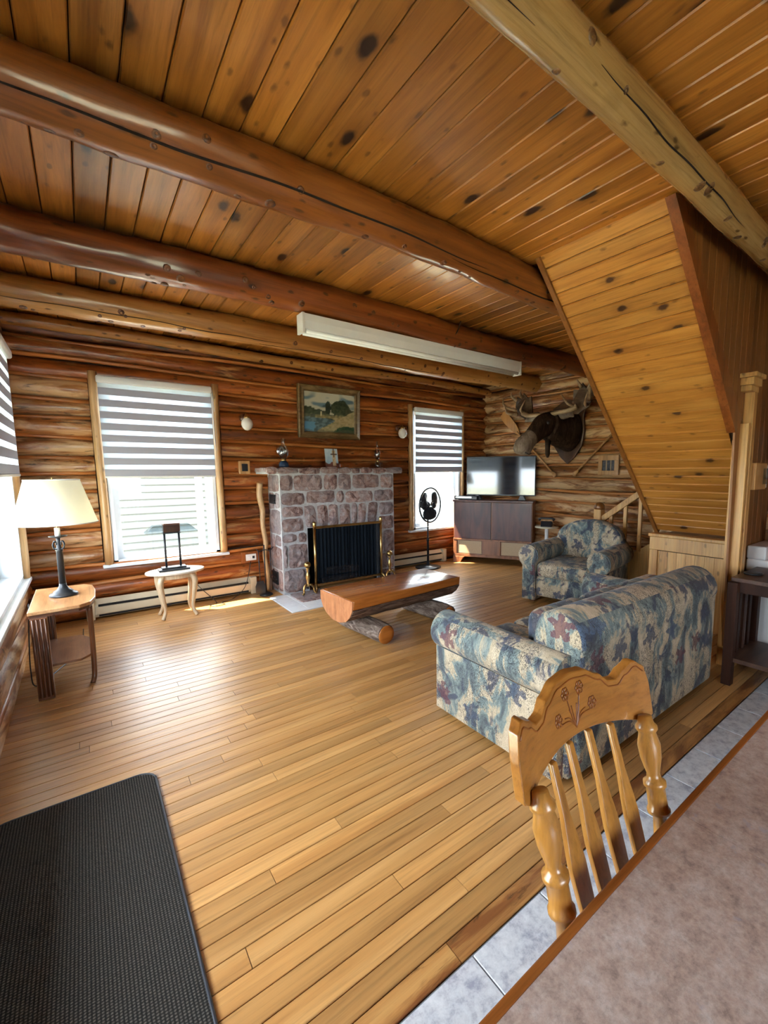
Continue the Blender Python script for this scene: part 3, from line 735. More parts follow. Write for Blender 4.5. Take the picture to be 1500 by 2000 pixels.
# ------------------------------------------------------------------ staircase with boarded underside
def staircase():
    root = thing('staircase', 'boarded staircase underside sloping down behind the sofa', 'staircase', (3.5, 1.62, 0))
    off = Vector((-3.5, -1.62, 0))
    T = Matrix.Translation(off)
    A = Vector((2.545, 0, ZC)); B = Vector((4.50, 0, .90)); d = (B - A); Ls = d.length; d.normalize()
    nrm = Vector((-d.z, 0, d.x))  # pointing up/right
    if nrm.z < 0: nrm = -nrm
    ya, yb = 1.205, 2.035
    n = 30; bwid = Ls / n
    proto = None
    for i in range(n):
        if proto is None:
            prof = plank_profile(bwid, .018, .008, .0012)
            vs = []
            o = proto = MB().prism([(p[0], p[1]) for p in prof], ya, yb, axis=1).obj('soffit_board', M['soffit'], root)
        else: o = share(proto, 'soffit_board', root)
        Rm = Matrix(((d.x, 0, nrm.x), (0, 1, 0), (d.z, 0, nrm.z))).to_4x4()
        pos = A + d * (bwid * i) + off; pos.y = off.y
        Rm.translation = pos
        o.matrix_local = Rm
    # backing and trims: polygons in the xz plane extruded along y
    def band(name, o0, o1, y0, y1, mat, s0=0, s1=Ls, **kw):
        P = [A + d * s0 + nrm * o0, A + d * s1 + nrm * o0, A + d * s1 + nrm * o1, A + d * s0 + nrm * o1]
        P = [(p.x, min(p.z, ZC)) for p in P]
        return MB().prism(P, y0, y1, axis=1, M=T).obj(name, mat, root, **kw)
    band('backing', .019, .06, ya - .02, yb + .02, M['gap'], -.0, Ls)
    band('edge_trim', -.018, .09, yb, yb + .035, M['trim_brown'], .0, Ls + .03)
    band('edge_trim', -.022, .115, ya - .055, ya, M['trim_red'], .0, 1.62)
    # landing and lower flight by the far wall
    MB().box((4.52, 1.22, .70), (5.64, 2.03, .86), T).obj('landing', M['trim_brown'], root)
    ys = 3.05; 
    for i in range(4):
        z = .172 * (i + 1); y1 = ys - .26 * i
        MB().box((5.24, y1 - .29, z - .035), (5.64, y1 + .02, z), T).obj('tread', M['pine'], root, bevel=.006)
        MB().box((5.26, y1 - .022, z - .172), (5.64, y1, z - .035), T).obj('riser', M['pine'], root)
    MB().prism([(3.06, 0), (3.06, .2), (2.03, .92), (2.03, .0)], 5.20, 5.238, axis=0, M=T).obj('stringer', M['pine'], root)
    nb = MB().box((5.15, 3.06, 0), (5.25, 3.16, 1.0), T).obj('newel_post', M['pine'], root, bevel=.006)
    MB().lathe([(.062, 0), (.068, .02), (.06, .06), (.035, .085), (.005, .092)], 16, c=(5.20 - 3.5, 3.11 - 1.62, 1.0)).obj('newel_cap', M['trim_brown'], nb, True)
    MB().prism([(3.06, .83), (3.06, .92), (2.05, 1.66), (2.05, 1.57)], 5.17, 5.23, axis=0, M=T).obj('handrail', M['pine'], root, bevel=.006)
    for k2 in range(5):
        yy = 2.94 - .185 * k2; zt = .88 + (3.06 - yy) * .733
        MB().box((5.185, yy - .02, .18 + (3.06 - yy) * .70), (5.215, yy + .02, zt), T).obj('baluster', M['pine'], root)
    return root
staircase()
# wainscot half wall under the slope and the boarded wall that closes the stair off
def stair_walls():
    wa = structure(MB().box((4.46, 1.25, 0), (4.52, 2.07, .84)).obj('wall_stair', M['gap']))
    bw_ = .082; y = 1.25
    pr = None
    while y < 2.06:
        if pr is None: pr = o = MB().prism(plank_profile(bw_, .012, .004, .001), 0, .70, axis=2).obj('wainscot_board', M['pine'], wa)
        else: o = share(pr, 'wainscot_board', wa)
        o.rotation_euler = (0, 0, PI / 2); o.location = (4.46 - .0 + .0, y, .0)
        o.rotation_euler = (0, 0, PI / 2); o.location = (4.46, y, 0); y += bw_
    MB().box((4.425, 1.25, .71), (4.462, 2.08, .84)).obj('rail_board', M['pine'], wa, bevel=.004)
    MB().box((4.40, 1.22, .84), (4.53, 2.09, .875)).obj('cap', M['pine'], wa, bevel=.010, seg=3)
    MB().box((4.43, 2.0, .0), (4.465, 2.08, .71)).obj('end_stile', M['pine'], wa, bevel=.004)
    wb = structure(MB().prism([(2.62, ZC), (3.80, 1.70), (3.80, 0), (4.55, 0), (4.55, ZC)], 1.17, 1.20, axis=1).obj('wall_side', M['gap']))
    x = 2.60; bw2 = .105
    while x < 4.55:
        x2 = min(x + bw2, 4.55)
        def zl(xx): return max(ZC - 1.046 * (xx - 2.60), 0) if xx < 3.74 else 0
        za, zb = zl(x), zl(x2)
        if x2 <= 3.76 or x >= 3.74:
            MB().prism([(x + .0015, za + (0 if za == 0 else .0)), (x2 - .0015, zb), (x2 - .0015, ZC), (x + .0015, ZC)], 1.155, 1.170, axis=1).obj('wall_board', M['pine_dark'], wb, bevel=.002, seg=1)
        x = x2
    tr = structure(MB().box((3.745, 1.10, 0), (3.775, 1.20, 1.83)).box((3.785, 1.09, 0), (3.845, 1.155, 2.05)).box((3.845, 1.11, 0), (3.90, 1.155, 2.05)).obj('trim_1', M['pine'], None, bevel=.003))
    MB().box((3.66, 1.05, 2.14), (3.86, 1.155, 2.17)).box((3.68, 1.07, 2.09), (3.85, 1.155, 2.14)).box((3.70, 1.09, 2.05), (3.86, 1.155, 2.09)).obj('capital', M['pine'], tr, bevel=.004)
stair_walls()

# ------------------------------------------------------------------ fireplace
def rough_stone(x0, x1, z0, z1, proud, seed, nx=4, nz=3, poly=None):
    """block whose front face (towards -y) is broken and uneven; poly = 4 corner (x,z) lb, rb, rt, lt"""
    q = random.Random(seed)
    nx = max(3, min(7, int((x1 - x0) / .045))); nz = max(3, min(6, int((z1 - z0) / .045)))
    c = poly or [(x0, z0), (x1, z0), (x1, z1), (x0, z1)]
    vs = []; fs = []
    jit = lambda a: q.uniform(-a, a)
    for j in range(nz + 1):
        for i in range(nx + 1):
            u, v = i / nx, j / nz
            bx = (c[0][0] * (1 - u) + c[1][0] * u) * (1 - v) + (c[3][0] * (1 - u) + c[2][0] * u) * v
            bz = (c[0][1] * (1 - u) + c[1][1] * u) * (1 - v) + (c[3][1] * (1 - u) + c[2][1] * u) * v
            e = i in (0, nx) or j in (0, nz)
            corner = i in (0, nx) and j in (0, nz)
            if e: bx += jit(.006); bz += jit(.006)
            if corner: bx += (.5 - u) * .02; bz += (.5 - v) * .02
            yy = -.004 if e else -(proud * q.uniform(.35, 1.1))
            vs.append((bx + (0 if e else jit(.01)), yy, bz + (0 if e else jit(.01))))
    W = nx + 1
    for j in range(nz):
        for i in range(nx):
            a = j * W + i; qd = (a, a + 1, a + W + 1, a + W)
            if q.random() < .5: fs += [(qd[0], qd[1], qd[2]), (qd[0], qd[2], qd[3])]
            else: fs += [(qd[0], qd[1], qd[3]), (qd[1], qd[2], qd[3])]
    ring = [i for i in range(W)] + [j * W + nx for j in range(1, nz + 1)] + [nz * W + i for i in range(nx - 1, -1, -1)] + [j * W for j in range(nz - 1, 0, -1)]
    o = len(vs); vs += [(vs[r][0], .04, vs[r][2]) for r in ring]
    n = len(ring)
    for k2 in range(n): fs.append((ring[k2], o + k2, o + (k2 + 1) % n, ring[(k2 + 1) % n]))
    mb = MB(); mb.v = vs; mb.f = fs; return mb

def fireplace():
    FX0, FX1, FY, FH = 1.82, 3.42, 5.23, 1.47
    root = thing('fireplace', 'rough pink and grey stone fireplace with a stone mantel shelf', 'fireplace', ((FX0 + FX1) / 2, 5.44, 0))
    T = Matrix.Translation((-(FX0 + FX1) / 2, -5.44, 0))
    OX0, OX1, OZ = 2.14, 3.15, .80
    YB = Y1 - .005
    mb = MB()
    mb.box((FX0, FY, 0), (OX0, YB, FH), T).box((OX1, FY, 0), (FX1, YB, FH), T).box((OX0, FY, OZ), (OX1, YB, FH), T)
    mb.obj('mortar_core', M['mortar'], root)
    MB().box((OX0 + .002, YB - .06, 0), (OX1 - .002, YB - .02, OZ), T).box((OX0, FY + .05, 0), (OX0 + .012, YB - .03, OZ), T).box((OX1 - .012, FY + .05, 0), (OX1, YB - .03, OZ), T).box((OX0, FY + .05, OZ - .01), (OX1, YB - .03, OZ + .0), T).obj('firebox', M['dark_gap'], root)
    st = []
    for xs, z0, z1 in (([1.827, 1.974, 1.993, 2.354, 2.375, 2.557, 2.579, 2.755, 2.777, 3.176, 3.209, 3.41], 1.275, 1.465),
                       ([1.827, 2.114, 2.14, 2.515, 2.544, 2.645, 2.667, 3.074, 3.098, 3.41], 1.10, 1.25)):
        for i in range(0, len(xs), 2): st.append((xs[i], xs[i + 1], z0 + rnd.uniform(-.012, .012), z1 + rnd.uniform(-.01, .004), None))
    a = [2.113, 2.259, 2.279, 2.417, 2.433, 2.559, 2.58, 2.735, 2.75, 2.834, 2.854, 2.966, 2.997, 3.142]
    for i in range(0, len(a), 2):
        xc = (a[i] + a[i + 1]) / 2; sl = (xc - 2.63) * .10
        st.append((a[i], a[i + 1], .805, 1.075, [(a[i] - sl * .2, .808), (a[i + 1] - sl * .2, .808), (a[i + 1] + sl * .3, 1.078), (a[i] + sl * .3, 1.078)]))
    for x0, x1, z0, z1 in ((1.827, 2.09, .955, 1.075), (1.827, 2.09, .77, .935), (1.827, 2.0, .64, .745), (2.02, 2.125, .63, .75), (1.827, 1.875, .33, .61), (1.895, 2.13, .325, .61), (1.827, 2.10, .02, .30),
                           (3.175, 3.41, .90, 1.07), (3.17, 3.41, .70, .88), (3.17, 3.225, .38, .68), (3.24, 3.41, .37, .68), (3.17, 3.30, .14, .35), (3.315, 3.41, .13, .35), (3.17, 3.41, .01, .12)):
        st.append((x0, x1, z0, z1, None))
    for i, (x0, x1, z0, z1, poly) in enumerate(st):
        o = rough_stone(x0, x1, z0, z1, .028, 100 + i, poly=poly).obj('stone', M['stone'], root, fix=True)
        o.location = (-(FX0 + FX1) / 2, FY - 5.44, 0)
    # left flank
    for i, (y0, y1, z0, z1) in enumerate(((5.26, 5.63, 1.26, 1.46), (5.26, 5.42, 1.06, 1.24), (5.44, 5.63, 1.04, 1.24), (5.26, 5.63, .74, 1.03), (5.26, 5.46, .60, .72), (5.48, 5.63, .56, .72), (5.26, 5.63, .30, .57), (5.26, 5.40, .03, .28), (5.42, 5.63, .03, .28))):
        o = rough_stone(-(y1 - 5.44), -(y0 - 5.44), z0, z1, .018, 200 + i).obj('stone', M['stone'], root)
        o.rotation_euler = (0, 0, -PI / 2); o.location = (FX0 - (FX0 + FX1) / 2, 0, 0)
    for (y0, y1, z0, z1) in ((5.36, 5.56, 1.11, 1.22), (5.40, 5.58, .10, .26)):
        g = MB().box((FX0 - .022, y0, z0), (FX0 - .005, y1, z1), T)
        for k2 in range(4):
            zz = z0 + (z1 - z0) * (k2 + .5) / 4; g.box((FX0 - .03, y0 + .01, zz - .006), (FX0 - .02, y1 - .01, zz + .004), T)
        g.obj('vent_grille', M['iron'], root)
    mt = MB().box((1.68, 5.185, FH), (3.53, YB, FH + .062), T).obj('mantel', M['mortar'], root)
    xs = [1.66, 1.778, 2.037, 2.312, 2.562, 2.744, 2.872, 3.059, 3.27, 3.545]
    for i in range(len(xs) - 1):
        o = rough_stone(xs[i] + .004, xs[i + 1] - .004, FH + .002, FH + .078 + rnd.uniform(-.004, .006), .022, 300 + i).obj('mantel_stone', M['stone'], mt)
        o.location = (-(FX0 + FX1) / 2, 5.185 - 5.44, 0)
    for i in range(6):
        a0 = 1.66 + 1.885 * i / 6; a1 = 1.66 + 1.885 * (i + 1) / 6
        o = rough_stone(a0 + .005, a1 - .005, -(YB - 5.44), -(5.20 - 5.44), .008, 340 + i).obj('mantel_stone', M['stone'], mt)
        o.rotation_euler = (-PI / 2, 0, 0); o.location = (-(FX0 + FX1) / 2, 0, FH + .068)
    for i, xx in enumerate((1.66, 3.545)):
        o = rough_stone(-(YB - 5.44), -(5.20 - 5.44), FH + .002, FH + .076, .015, 350 + i).obj('mantel_stone', M['stone'], mt)
        o.rotation_euler = (0, 0, -PI / 2 if i == 0 else PI / 2)
        o.location = (xx - (FX0 + FX1) / 2 + (.04 if i == 0 else -.04), (0 if i == 0 else (YB + 5.20 - 10.88)), 0)
    return root
fireplace()
hs = rough_stone(1.86 - 2.62, 3.36 - 2.62, -.21, .21, .006, 390).obj('hearth_slab', M['stone'])
hs.rotation_euler = (-PI / 2, 0, 0); hs.location = (2.62, 4.985, .014); tag(hs, 'rough grey stone slab set in the white hearth tiles', 'hearth stone')
hearth = structure(MB().box((1.64, 4.50, -.002), (3.55, 5.24, .003)).obj('hearth', M['hearth_grout'])); hearth.name = 'trim_2'
pt = None
for i in range(10):
    for j in range(4):
        if pt is None: pt = o = MB().box((.002, .002, 0), (.189, .183, .006)).obj('hearth_tile', M['hearth_tile'], hearth, bevel=.0015, seg=1)
        else: o = share(pt, 'hearth_tile', hearth)
        o.location = (1.642 + .191 * i, 4.502 + .184 * j, .002)

def fire_screen():
    root = thing('fire_screen', 'brass framed fireplace screen with dark mesh curtains', 'fire screen', (2.66, 5.125, .022))
    W, H = .475, .85
    for s in (-1, 1):
        MB().loft([(s * W, 0, .03), (s * W, 0, H - .05)], .017, 12).obj('side_post', M['brass'], root, True)
        MB().lathe([(.019, 0), (.027, .012), (.02, .03), (.025, .045), (.015, .06), (.004, .066)], 14, c=(s * W, 0, H - .05)).obj('finial', M['brass'], root, True)
        MB().loft([(s * (W + .03), -.07, .0), (s * (W + .01), -.045, .06), (s * W, 0, .085), (s * (W + .01), .03, .05), (s * (W + .02), .05, 0)], .012, 8).obj('foot', M['brass'], root, True)
    MB().box((-W, -.012, H - .075), (W, .012, H - .045)).obj('top_rail', M['brass'], root, bevel=.005)
    MB().box((-W, -.012, .05), (W, .012, .08)).obj('bottom_rail', M['brass'], root, bevel=.005)
    for s in (-1, 1):
        n = 70; vs = []; fs = []
        for i in range(n + 1):
            t = i / n; xx = s * (.004 + (W - .02) * t); yy = .012 * math.sin(t * 58) + .004 * math.sin(t * 21 + 1)
            vs += [(xx, yy, .08), (xx, yy, H - .075)]
            if i: fs.append((2 * i - 2, 2 * i, 2 * i + 1, 2 * i - 1))
        mb = MB(); mb.v = vs; mb.f = fs; mb.obj('mesh_curtain', M['mesh_curtain'], root, True)
fire_screen()
def andiron(x, label):
    root = thing('andiron', label, 'andiron', (x, 5.04, .022), 0, 'brass andirons on the hearth')
    MB().lathe([(.018, .09), (.026, .10), (.020, .115), (.014, .14), (.022, .18), (.028, .21), (.02, .245), (.012, .27), (.015, .30), (.022, .312), (.014, .322)], 16).obj('column', M['brass'], root, True)
    MB().ball((0, 0, .358), .040, 16, 10).obj('ball_finial', M['brass'], root, True)
    for s in (-1, 1):
        MB().loft(bez([(0, 0, .10), (s * .03, -.01, .115), (s * .06, -.02, .08), (s * .065, -.03, .03), (s * .085, -.04, .008)], 5), lerp_list([.014, .016, .013, .011, .014], 5), 8).obj('leg', M['brass'], root, True)
    MB().box((-.009, .0, .06), (.009, .06, .085)).obj('log_bar', M['iron'], root)
andiron(2.045, 'brass ball topped andiron on the fire tool side of the screen')
andiron(3.215, 'brass ball topped andiron on the fan side of the screen')
def fire_log(x, y, z, r, ln, rz, label):
    o = log_mesh(ln, r, int(x * 100), 0, 10, .12, .1).obj('firewood_log', M['bark'], None, True, sharp=60)
    o.location = (x, y, z); o.rotation_euler = (0, 0, rz); tag(o, label, 'firewood')
fire_log(2.36, 5.38, .06, .055, .55, .06, 'split log lying low in the firebox behind the mesh')
fire_log(2.46, 5.42, .182, .05, .45, -.1, 'smaller split log resting on top in the firebox')

# fire tools and stick
def fire_tools():
    root = thing('fire_tool_set', 'black iron fire tool stand with shovel and brush by the fireplace', 'fire tools', (1.655, 5.40, 0))
    MB().lathe([(.075, 0), (.078, .012), (.06, .025), (.02, .04), (.009, .05)], 18).obj('base', M['iron'], root, True)
    MB().loft([(0, 0, .04), (0, 0, .62)], .008, 8).obj('pole', M['iron'], root, True)
    MB().loft(bez([(-.09, 0, .58), (-.06, 0, .545), (0, 0, .56), (.07, 0, .55), (.11, 0, .585)], 5), .006, 6).obj('hanger', M['iron'], root, True)
    sh = MB().loft([(-.075, -.02, .56), (-.07, -.03, .16)], .006, 6).obj('shovel', M['iron'], root, True)
    MB().prism([(-.055, 0), (.055, 0), (.06, .10), (.035, .16), (-.035, .16), (-.06, .10)], -.006, .006, axis=1, M=Matrix.Translation((-.07, -.03, .03))).obj('shovel_blade', M['iron'], sh, bevel=.003)
    br = MB().loft([(.065, -.02, .56), (.06, -.02, .2)], .007, 6).obj('brush', M['iron'], root, True)
    MB().loft([(.06, -.02, .21), (.06, -.02, .06)], [(.014, .014), (.032, .022)], 10).obj('bristles', M['fur'], br, True)
fire_tools()
o = MB().loft(bez([(1.74, 5.56, .012), (1.735, 5.555, .25), (1.71, 5.56, .45), (1.73, 5.565, .62), (1.705, 5.575, .85), (1.715, 5.58, 1.02), (1.69, 5.585, 1.20), (1.70, 5.59, 1.36)], 6), lerp_list([.022, .026, .024, .03, .027, .033, .036, .035], 6), 10).obj('walking_stick', M['stick'], None, True)
tag(o, 'crooked peeled wooden stick leaning on the stone fireplace', 'stick')

# ------------------------------------------------------------------ mantel pieces
def oil_lamp(x, y, label, basem, s=1.0, h=.37):
    z = 1.553
    root = thing('oil_lamp', label, 'oil lamp', (x, y, z), 0)
    MB().lathe([(.052 * s, 0), (.055 * s, .02), (.05 * s, .05), (.032 * s, .075)], 18).obj('font', basem, root, True)
    MB().lathe([(.026 * s, .072), (.03 * s, .085), (.022 * s, .105)], 14).obj('burner', M['brass'], root, True)
    k2 = h
    MB().lathe([(.022 * s, .10), (.05 * s, .15), (.056 * s, .19), (.045 * s, .23), (.02 * s, .27), (.015 * s, .30), (.017 * s, k2)], 20).obj('chimney', M['lampglass'], root, True)
    return root
r_ = oil_lamp(1.94, 5.40, 'oil lamp with a dark blue base and round glass chimney', M['blue_glass'], 1.15, .35)
MB().ball((0, .055, .20), (.062, .012, .062), 16, 8).obj('reflector', M['chrome'], r_, True)
oil_lamp(3.27, 5.40, 'slim clear oil lamp at the fan side of the mantel', M['lampglass'], .72, .36)

def picture_mesh(w_, h_, fn, n=48, k=38):
    me = bpy.data.meshes.new('canvas'); vs = []; fs = []
    for j in range(k + 1):
        for i in range(n + 1): vs.append((w_ * (i / n - .5), 0, h_ * (j / k - .5)))
    for j in range(k):
        for i in range(n):
            a = j * (n + 1) + i; fs.append((a, a + 1, a + n + 2, a + n + 1))
    o4 = len(vs); vs += [(-w_ / 2, .006, -h_ / 2), (w_ / 2, .006, -h_ / 2), (w_ / 2, .006, h_ / 2), (-w_ / 2, .006, h_ / 2)]; fs.append((o4 + 3, o4 + 2, o4 + 1, o4))
    me.from_pydata(vs, [], fs)
    ca = me.color_attributes.new('print', 'FLOAT_COLOR', 'POINT')
    for j in range(k + 1):
        for i in range(n + 1): ca.data[j * (n + 1) + i].color = c4(fn(i / n, j / k))
    for i in range(4): ca.data[o4 + i].color = (.2, .15, .1, 1)
    me.materials.append(M['print']); return me
def nz(u, v, s, seed=0): return mnoise.noise((u * s + seed, v * s, seed * 1.7))
def lm(a, b, t): t = max(0, min(1, t)); return tuple(x + (y - x) * t for x, y in zip(a, b))
def landscape(u, v):
    n = nz(u, v, 7); f = nz(u, v, 24, 5)
    col = lm((.42, .40, .28), (.50, .50, .40), v + .3 * n)
    if v > .5: col = lm(col, (.12, .20, .24), (nz(u * .9, v * 1.6, 5, 3) - .02) * 3.2 * (v > .62))
    ed = .05 * n + .03 * f
    if v < .66 + ed - .32 * u and u < .5: col = lm((.035, .055, .025), (.07, .09, .045), .5 + f)
    if ((u - .70) / .19) ** 2 + ((v - .62) / .22) ** 2 < 1 + 6 * ed: col = lm((.018, .035, .018), (.06, .085, .04), .5 + f * 1.2)
    if ((u - .46) / .055) ** 2 + ((v - .62) / .17) ** 2 < 1 + 5 * ed: col = (.02, .038, .022)
    if u > .80 and v < .62 + ed: col = lm((.03, .045, .02), (.07, .08, .04), .5 + f)
    if v < .46 + ed * .5: col = lm((.05, .065, .045), (.13, .14, .07), .5 + f)
    if .36 < v < .44 + ed * .4 and u > .22: col = lm((.16, .14, .06), (.30, .25, .12), .5 + f * 1.4)
    if v < .37 - .05 * u + ed * .6: col = lm((.055, .095, .105), (.13, .20, .22), .5 + f * 1.6)
    if v < .26 and u < .22 + ed: col = (.10, .24, .36)
    if v < .32 - (.62 - u) * .75 + ed * .4 and u > .18: col = lm((.24, .22, .10), (.40, .32, .18), .5 + f)
    if .26 < v < .38 and u > .66 - 1.2 * (v - .26): col = lm((.30, .24, .11), (.42, .34, .19), .5 + f)
    if v < .20 + ed - .9 * (.84 - u) ** 2 * 2 and u > .5: col = lm((.015, .06, .025), (.05, .10, .04), .5 + f)
    if v < .07 + ed: col = lm(col, (.10, .09, .05), .6)
    if abs(u - .33) < .012 and .42 < v < .52: col = (.55, .48, .28)
    return col
def painting():
    root = thing('framed_painting', 'gilt framed landscape painting of trees and a pond', 'painting', (2.675, Y1 - .035, 2.28))
    root.rotation_euler = (.05, 0, 0)
    W, H, f = .89, .68, .085
    me = picture_mesh(W - 2 * f + .02, H - 2 * f + .02, landscape, 72, 56)
    c = bpy.data.objects.new('canvas', me); C.objects.link(c); c.parent = root; c.location = (0, -.012, 0)
    for k2, (x0, x1, z0, z1) in enumerate(((-W / 2, W / 2, H / 2 - f, H / 2), (-W / 2, W / 2, -H / 2, -H / 2 + f), (-W / 2, -W / 2 + f, -H / 2, H / 2), (W / 2 - f, W / 2, -H / 2, H / 2))):
        hz = k2 < 2; s = 1 if (k2 in (0, 3)) else -1
        pts = [(0, .02), (0, -.03), (.012, -.042), (.045, -.028), (.07, -.03), (f, -.012), (f, .02)]
        mb = MB(); vs = []; fs = []
        for p, dpt in pts:
            if hz:
                zz = (z1 - p) if k2 == 0 else (z0 + p); vs += [(-W / 2 + p, dpt, zz), (W / 2 - p, dpt, zz)]
            else:
                xx = (x0 + p) if k2 == 2 else (x1 - p); vs += [(xx, dpt, -H / 2 + p), (xx, dpt, H / 2 - p)]
        n = len(pts)
        for i in range(n): fs.append((2 * i, 2 * i + 1, 2 * ((i + 1) % n) + 1, 2 * ((i + 1) % n)))
        fs += [tuple(2 * i for i in range(n)), tuple(2 * i + 1 for i in range(n))]
        mb.add(vs, fs); mb.obj('frame_rail', M['gilt'], root)
painting()
def card(u, v):
    c = lm((.25, .42, .58), (.55, .68, .76), v + .4 * nz(u, v, 6, 9))
    if v < .22 + .1 * nz(u, v, 5, 2): c = (.20, .07, .05)
    if .55 < u < .80 and .05 < v < .9: c = lm((.50, .36, .18), (.62, .52, .36), .5 + nz(u, v, 9, 4))
    if .45 < u < .92 and .66 < v < .75: c = (.10, .05, .04)
    if .64 < u < .72 and v > .5: c = (.13, .06, .04)
    return c
root = thing('picture_card', 'small blue picture card propped up on the mantel', 'card', (2.575, 5.40, 1.553))
me = picture_mesh(.19, .235, card, 24, 28); c_ = bpy.data.objects.new('card_face', me); C.objects.link(c_); c_.parent = root; c_.location = (0, 0, .124); c_.rotation_euler = (-.14, 0, .1)
MB().box((-.03, .02, 0), (.03, .10, .012)).box((-.008, .055, .01), (.008, .065, .16)).obj('easel', M['st_leg'], root)
o = MB().box((2.67, 5.36, 1.552), (2.73, 5.41, 1.60)).obj('trinket_box', M['trim_red'], None, bevel=.006); tag(o, 'tiny reddish box beside the picture card', 'box')
o = MB().box((3.42, 5.58, 1.552), (3.47, 5.63, 1.63)).obj('match_box', M['st_leg'], None, bevel=.005); tag(o, 'small dark wooden box at the wall end of the mantel', 'box')

def sconce(x, z, label):
    root = thing('wall_sconce', label, 'wall light', (x, Y1 - .005, z), 0, 'globe wall lights either side of the painting')
    MB().lathe([(.055, 0), (.055, .012), (.03, .03)], 18, M=Matrix.Rotation(PI / 2, 4, 'X')).obj('backplate', M['st_leg'], root, True)
    MB().loft(bez([(0, -.01, .0), (0, -.06, .03), (0, -.10, .045), (0, -.115, .02)], 5), .009, 8).obj('arm', M['brass'], root, True)
    MB().lathe([(.03, 0), (.034, .015), (.03, .035), (.012, .045)], 16, c=(0, -.115, -.02)).obj('fitter', M['brass'], root, True)
    MB().lathe([(.004, -.155), (.03, -.148), (.056, -.12), (.066, -.085), (.06, -.045), (.04, -.018), (.03, -.01)], 20, c=(0, -.115, 0)).obj('globe', M['porcelain'], root, True)
sconce(1.575, 2.14, 'globe wall light on the log wall beside the lamp window')
sconce(3.80, 2.14, 'globe wall light on the log wall beside the fan window')
# small thermostat-like frame, outlets
root = thing('wall_switch_plate', 'wooden framed dark switch plate on the log wall', 'switch plate', (1.545, Y1 - .012, 1.55))
MB().box((-.065, -.02, -.08), (.065, .02, .08)).obj('frame', M['paddle_b'], root, bevel=.008)
MB().box((-.032, -.026, -.045), (.036, -.015, .045)).obj('plate', M['black'], root, bevel=.003)
def outlet(x, z, wdt, label, backm):
    root = thing('wall_outlet', label, 'outlet', (x, Y1 - .012, z))
    MB().box((-wdt, -.012, -.07), (wdt, .02, .07)).obj('mounting_board', backm, root, bevel=.005)
    MB().box((-.062, -.022, -.04), (.062, -.010, .04)).obj('cover_plate', M['white_plastic'], root, bevel=.004)
    for s in (-1, 1): MB().box((s * .028 - .014, -.026, -.016), (s * .028 + .014, -.018, .016)).obj('socket', M['white_metal'] if s < 0 else M['black'], root, bevel=.003)
outlet(1.565, .445, .11, 'white outlet on a red board near the fire tools', M['trim_red'])
outlet(3.62, .62, .075, 'white outlet on the logs behind the fan', M['trim_brown'])

# ------------------------------------------------------------------ baseboard heaters
def heater(x0, x1, label):
    root = thing('baseboard_heater', label, 'heater', (x0, Y1 - .04, .0))
    L_ = x1 - x0
    MB().prism([(.03, .02), (-.03, .02), (-.045, .05), (-.045, .125), (-.03, .15), (.03, .20), (.03, .02)][:-1] + [], 0, L_, axis=0).obj('body', M['heater'], root, bevel=.002)
    MB().box((.10, -.049, .030), (L_ - .1, -.040, .048)).box((.10, -.049, .132), (L_ - .1, -.030, .152)).obj('slot', M['dark_gap'], root)
    MB().box((.08, -.052, .054), (L_ - .08, -.044, .128)).obj('front_cover', M['heater'], root, bevel=.003)
    for xx in (0, L_ - .07): MB().box((xx, -.054, .0), (xx + .07, .032, .205)).obj('end_box', M['heater'], root, bevel=.004)
heater(-.07, 1.60, 'cream baseboard heater behind the oval table')
heater(3.50, 4.68, 'cream baseboard heater behind the fan')

# ------------------------------------------------------------------ side table + lamp by the window
def side_table():
    root = thing('side_table', 'worn wooden side table with rounded top and fluted legs by the window', 'side table', (-.17, 4.15, 0))
    T = Matrix.Translation((.17, -4.15, 0))
    top = [(-.345, 3.78), (-.08, 3.80), (-.02, 3.86), (.01, 4.0), (.015, 4.25), (-.0, 4.42), (-.05, 4.5), (-.345, 4.52)]
    MB().prism(top, .578, .602, axis=2, M=T).obj('top', M['st_top'], root, bevel=.004)
    MB().prism([(x * .97 - .008, 4.15 + (y - 4.15) * .95) for x, y in top], .555, .577, axis=2, M=T).obj('apron', M['st_leg'], root)
    sh = [(-.31, 3.84), (-.10, 3.84), (-.045, 3.9), (-.03, 4.05), (-.04, 4.3), (-.10, 4.42), (-.31, 4.44)]
    MB().prism(sh, .195, .212, axis=2, M=T).obj('shelf', M['st_shelf'], root, bevel=.003)
    for (x0, y0) in ((-.335, 3.775), (-.335, 4.455)):
        lg = MB().box((x0, y0, 0), (x0 + .085, y0 + .045, .556), T).obj('leg', M['st_leg'], root, bevel=.004)
        for k2 in range(4):
            xx = x0 + .012 + .021 * k2
            MB().loft([(xx, y0 - .001, .02), (xx, y0 - .001, .55)], .007, 6, T).obj('flute', M['st_leg'], lg, True)
    MB().loft(bez([(-.03, 3.92, .556), (-.03, 3.925, .30), (-.035, 3.915, .06), (-.05, 3.88, .0)], 5), lerp_list([(.012, .022)] and [.018, .016, .016, .016], 5), 8, T).obj('leg', M['st_leg'], root, True)
side_table()
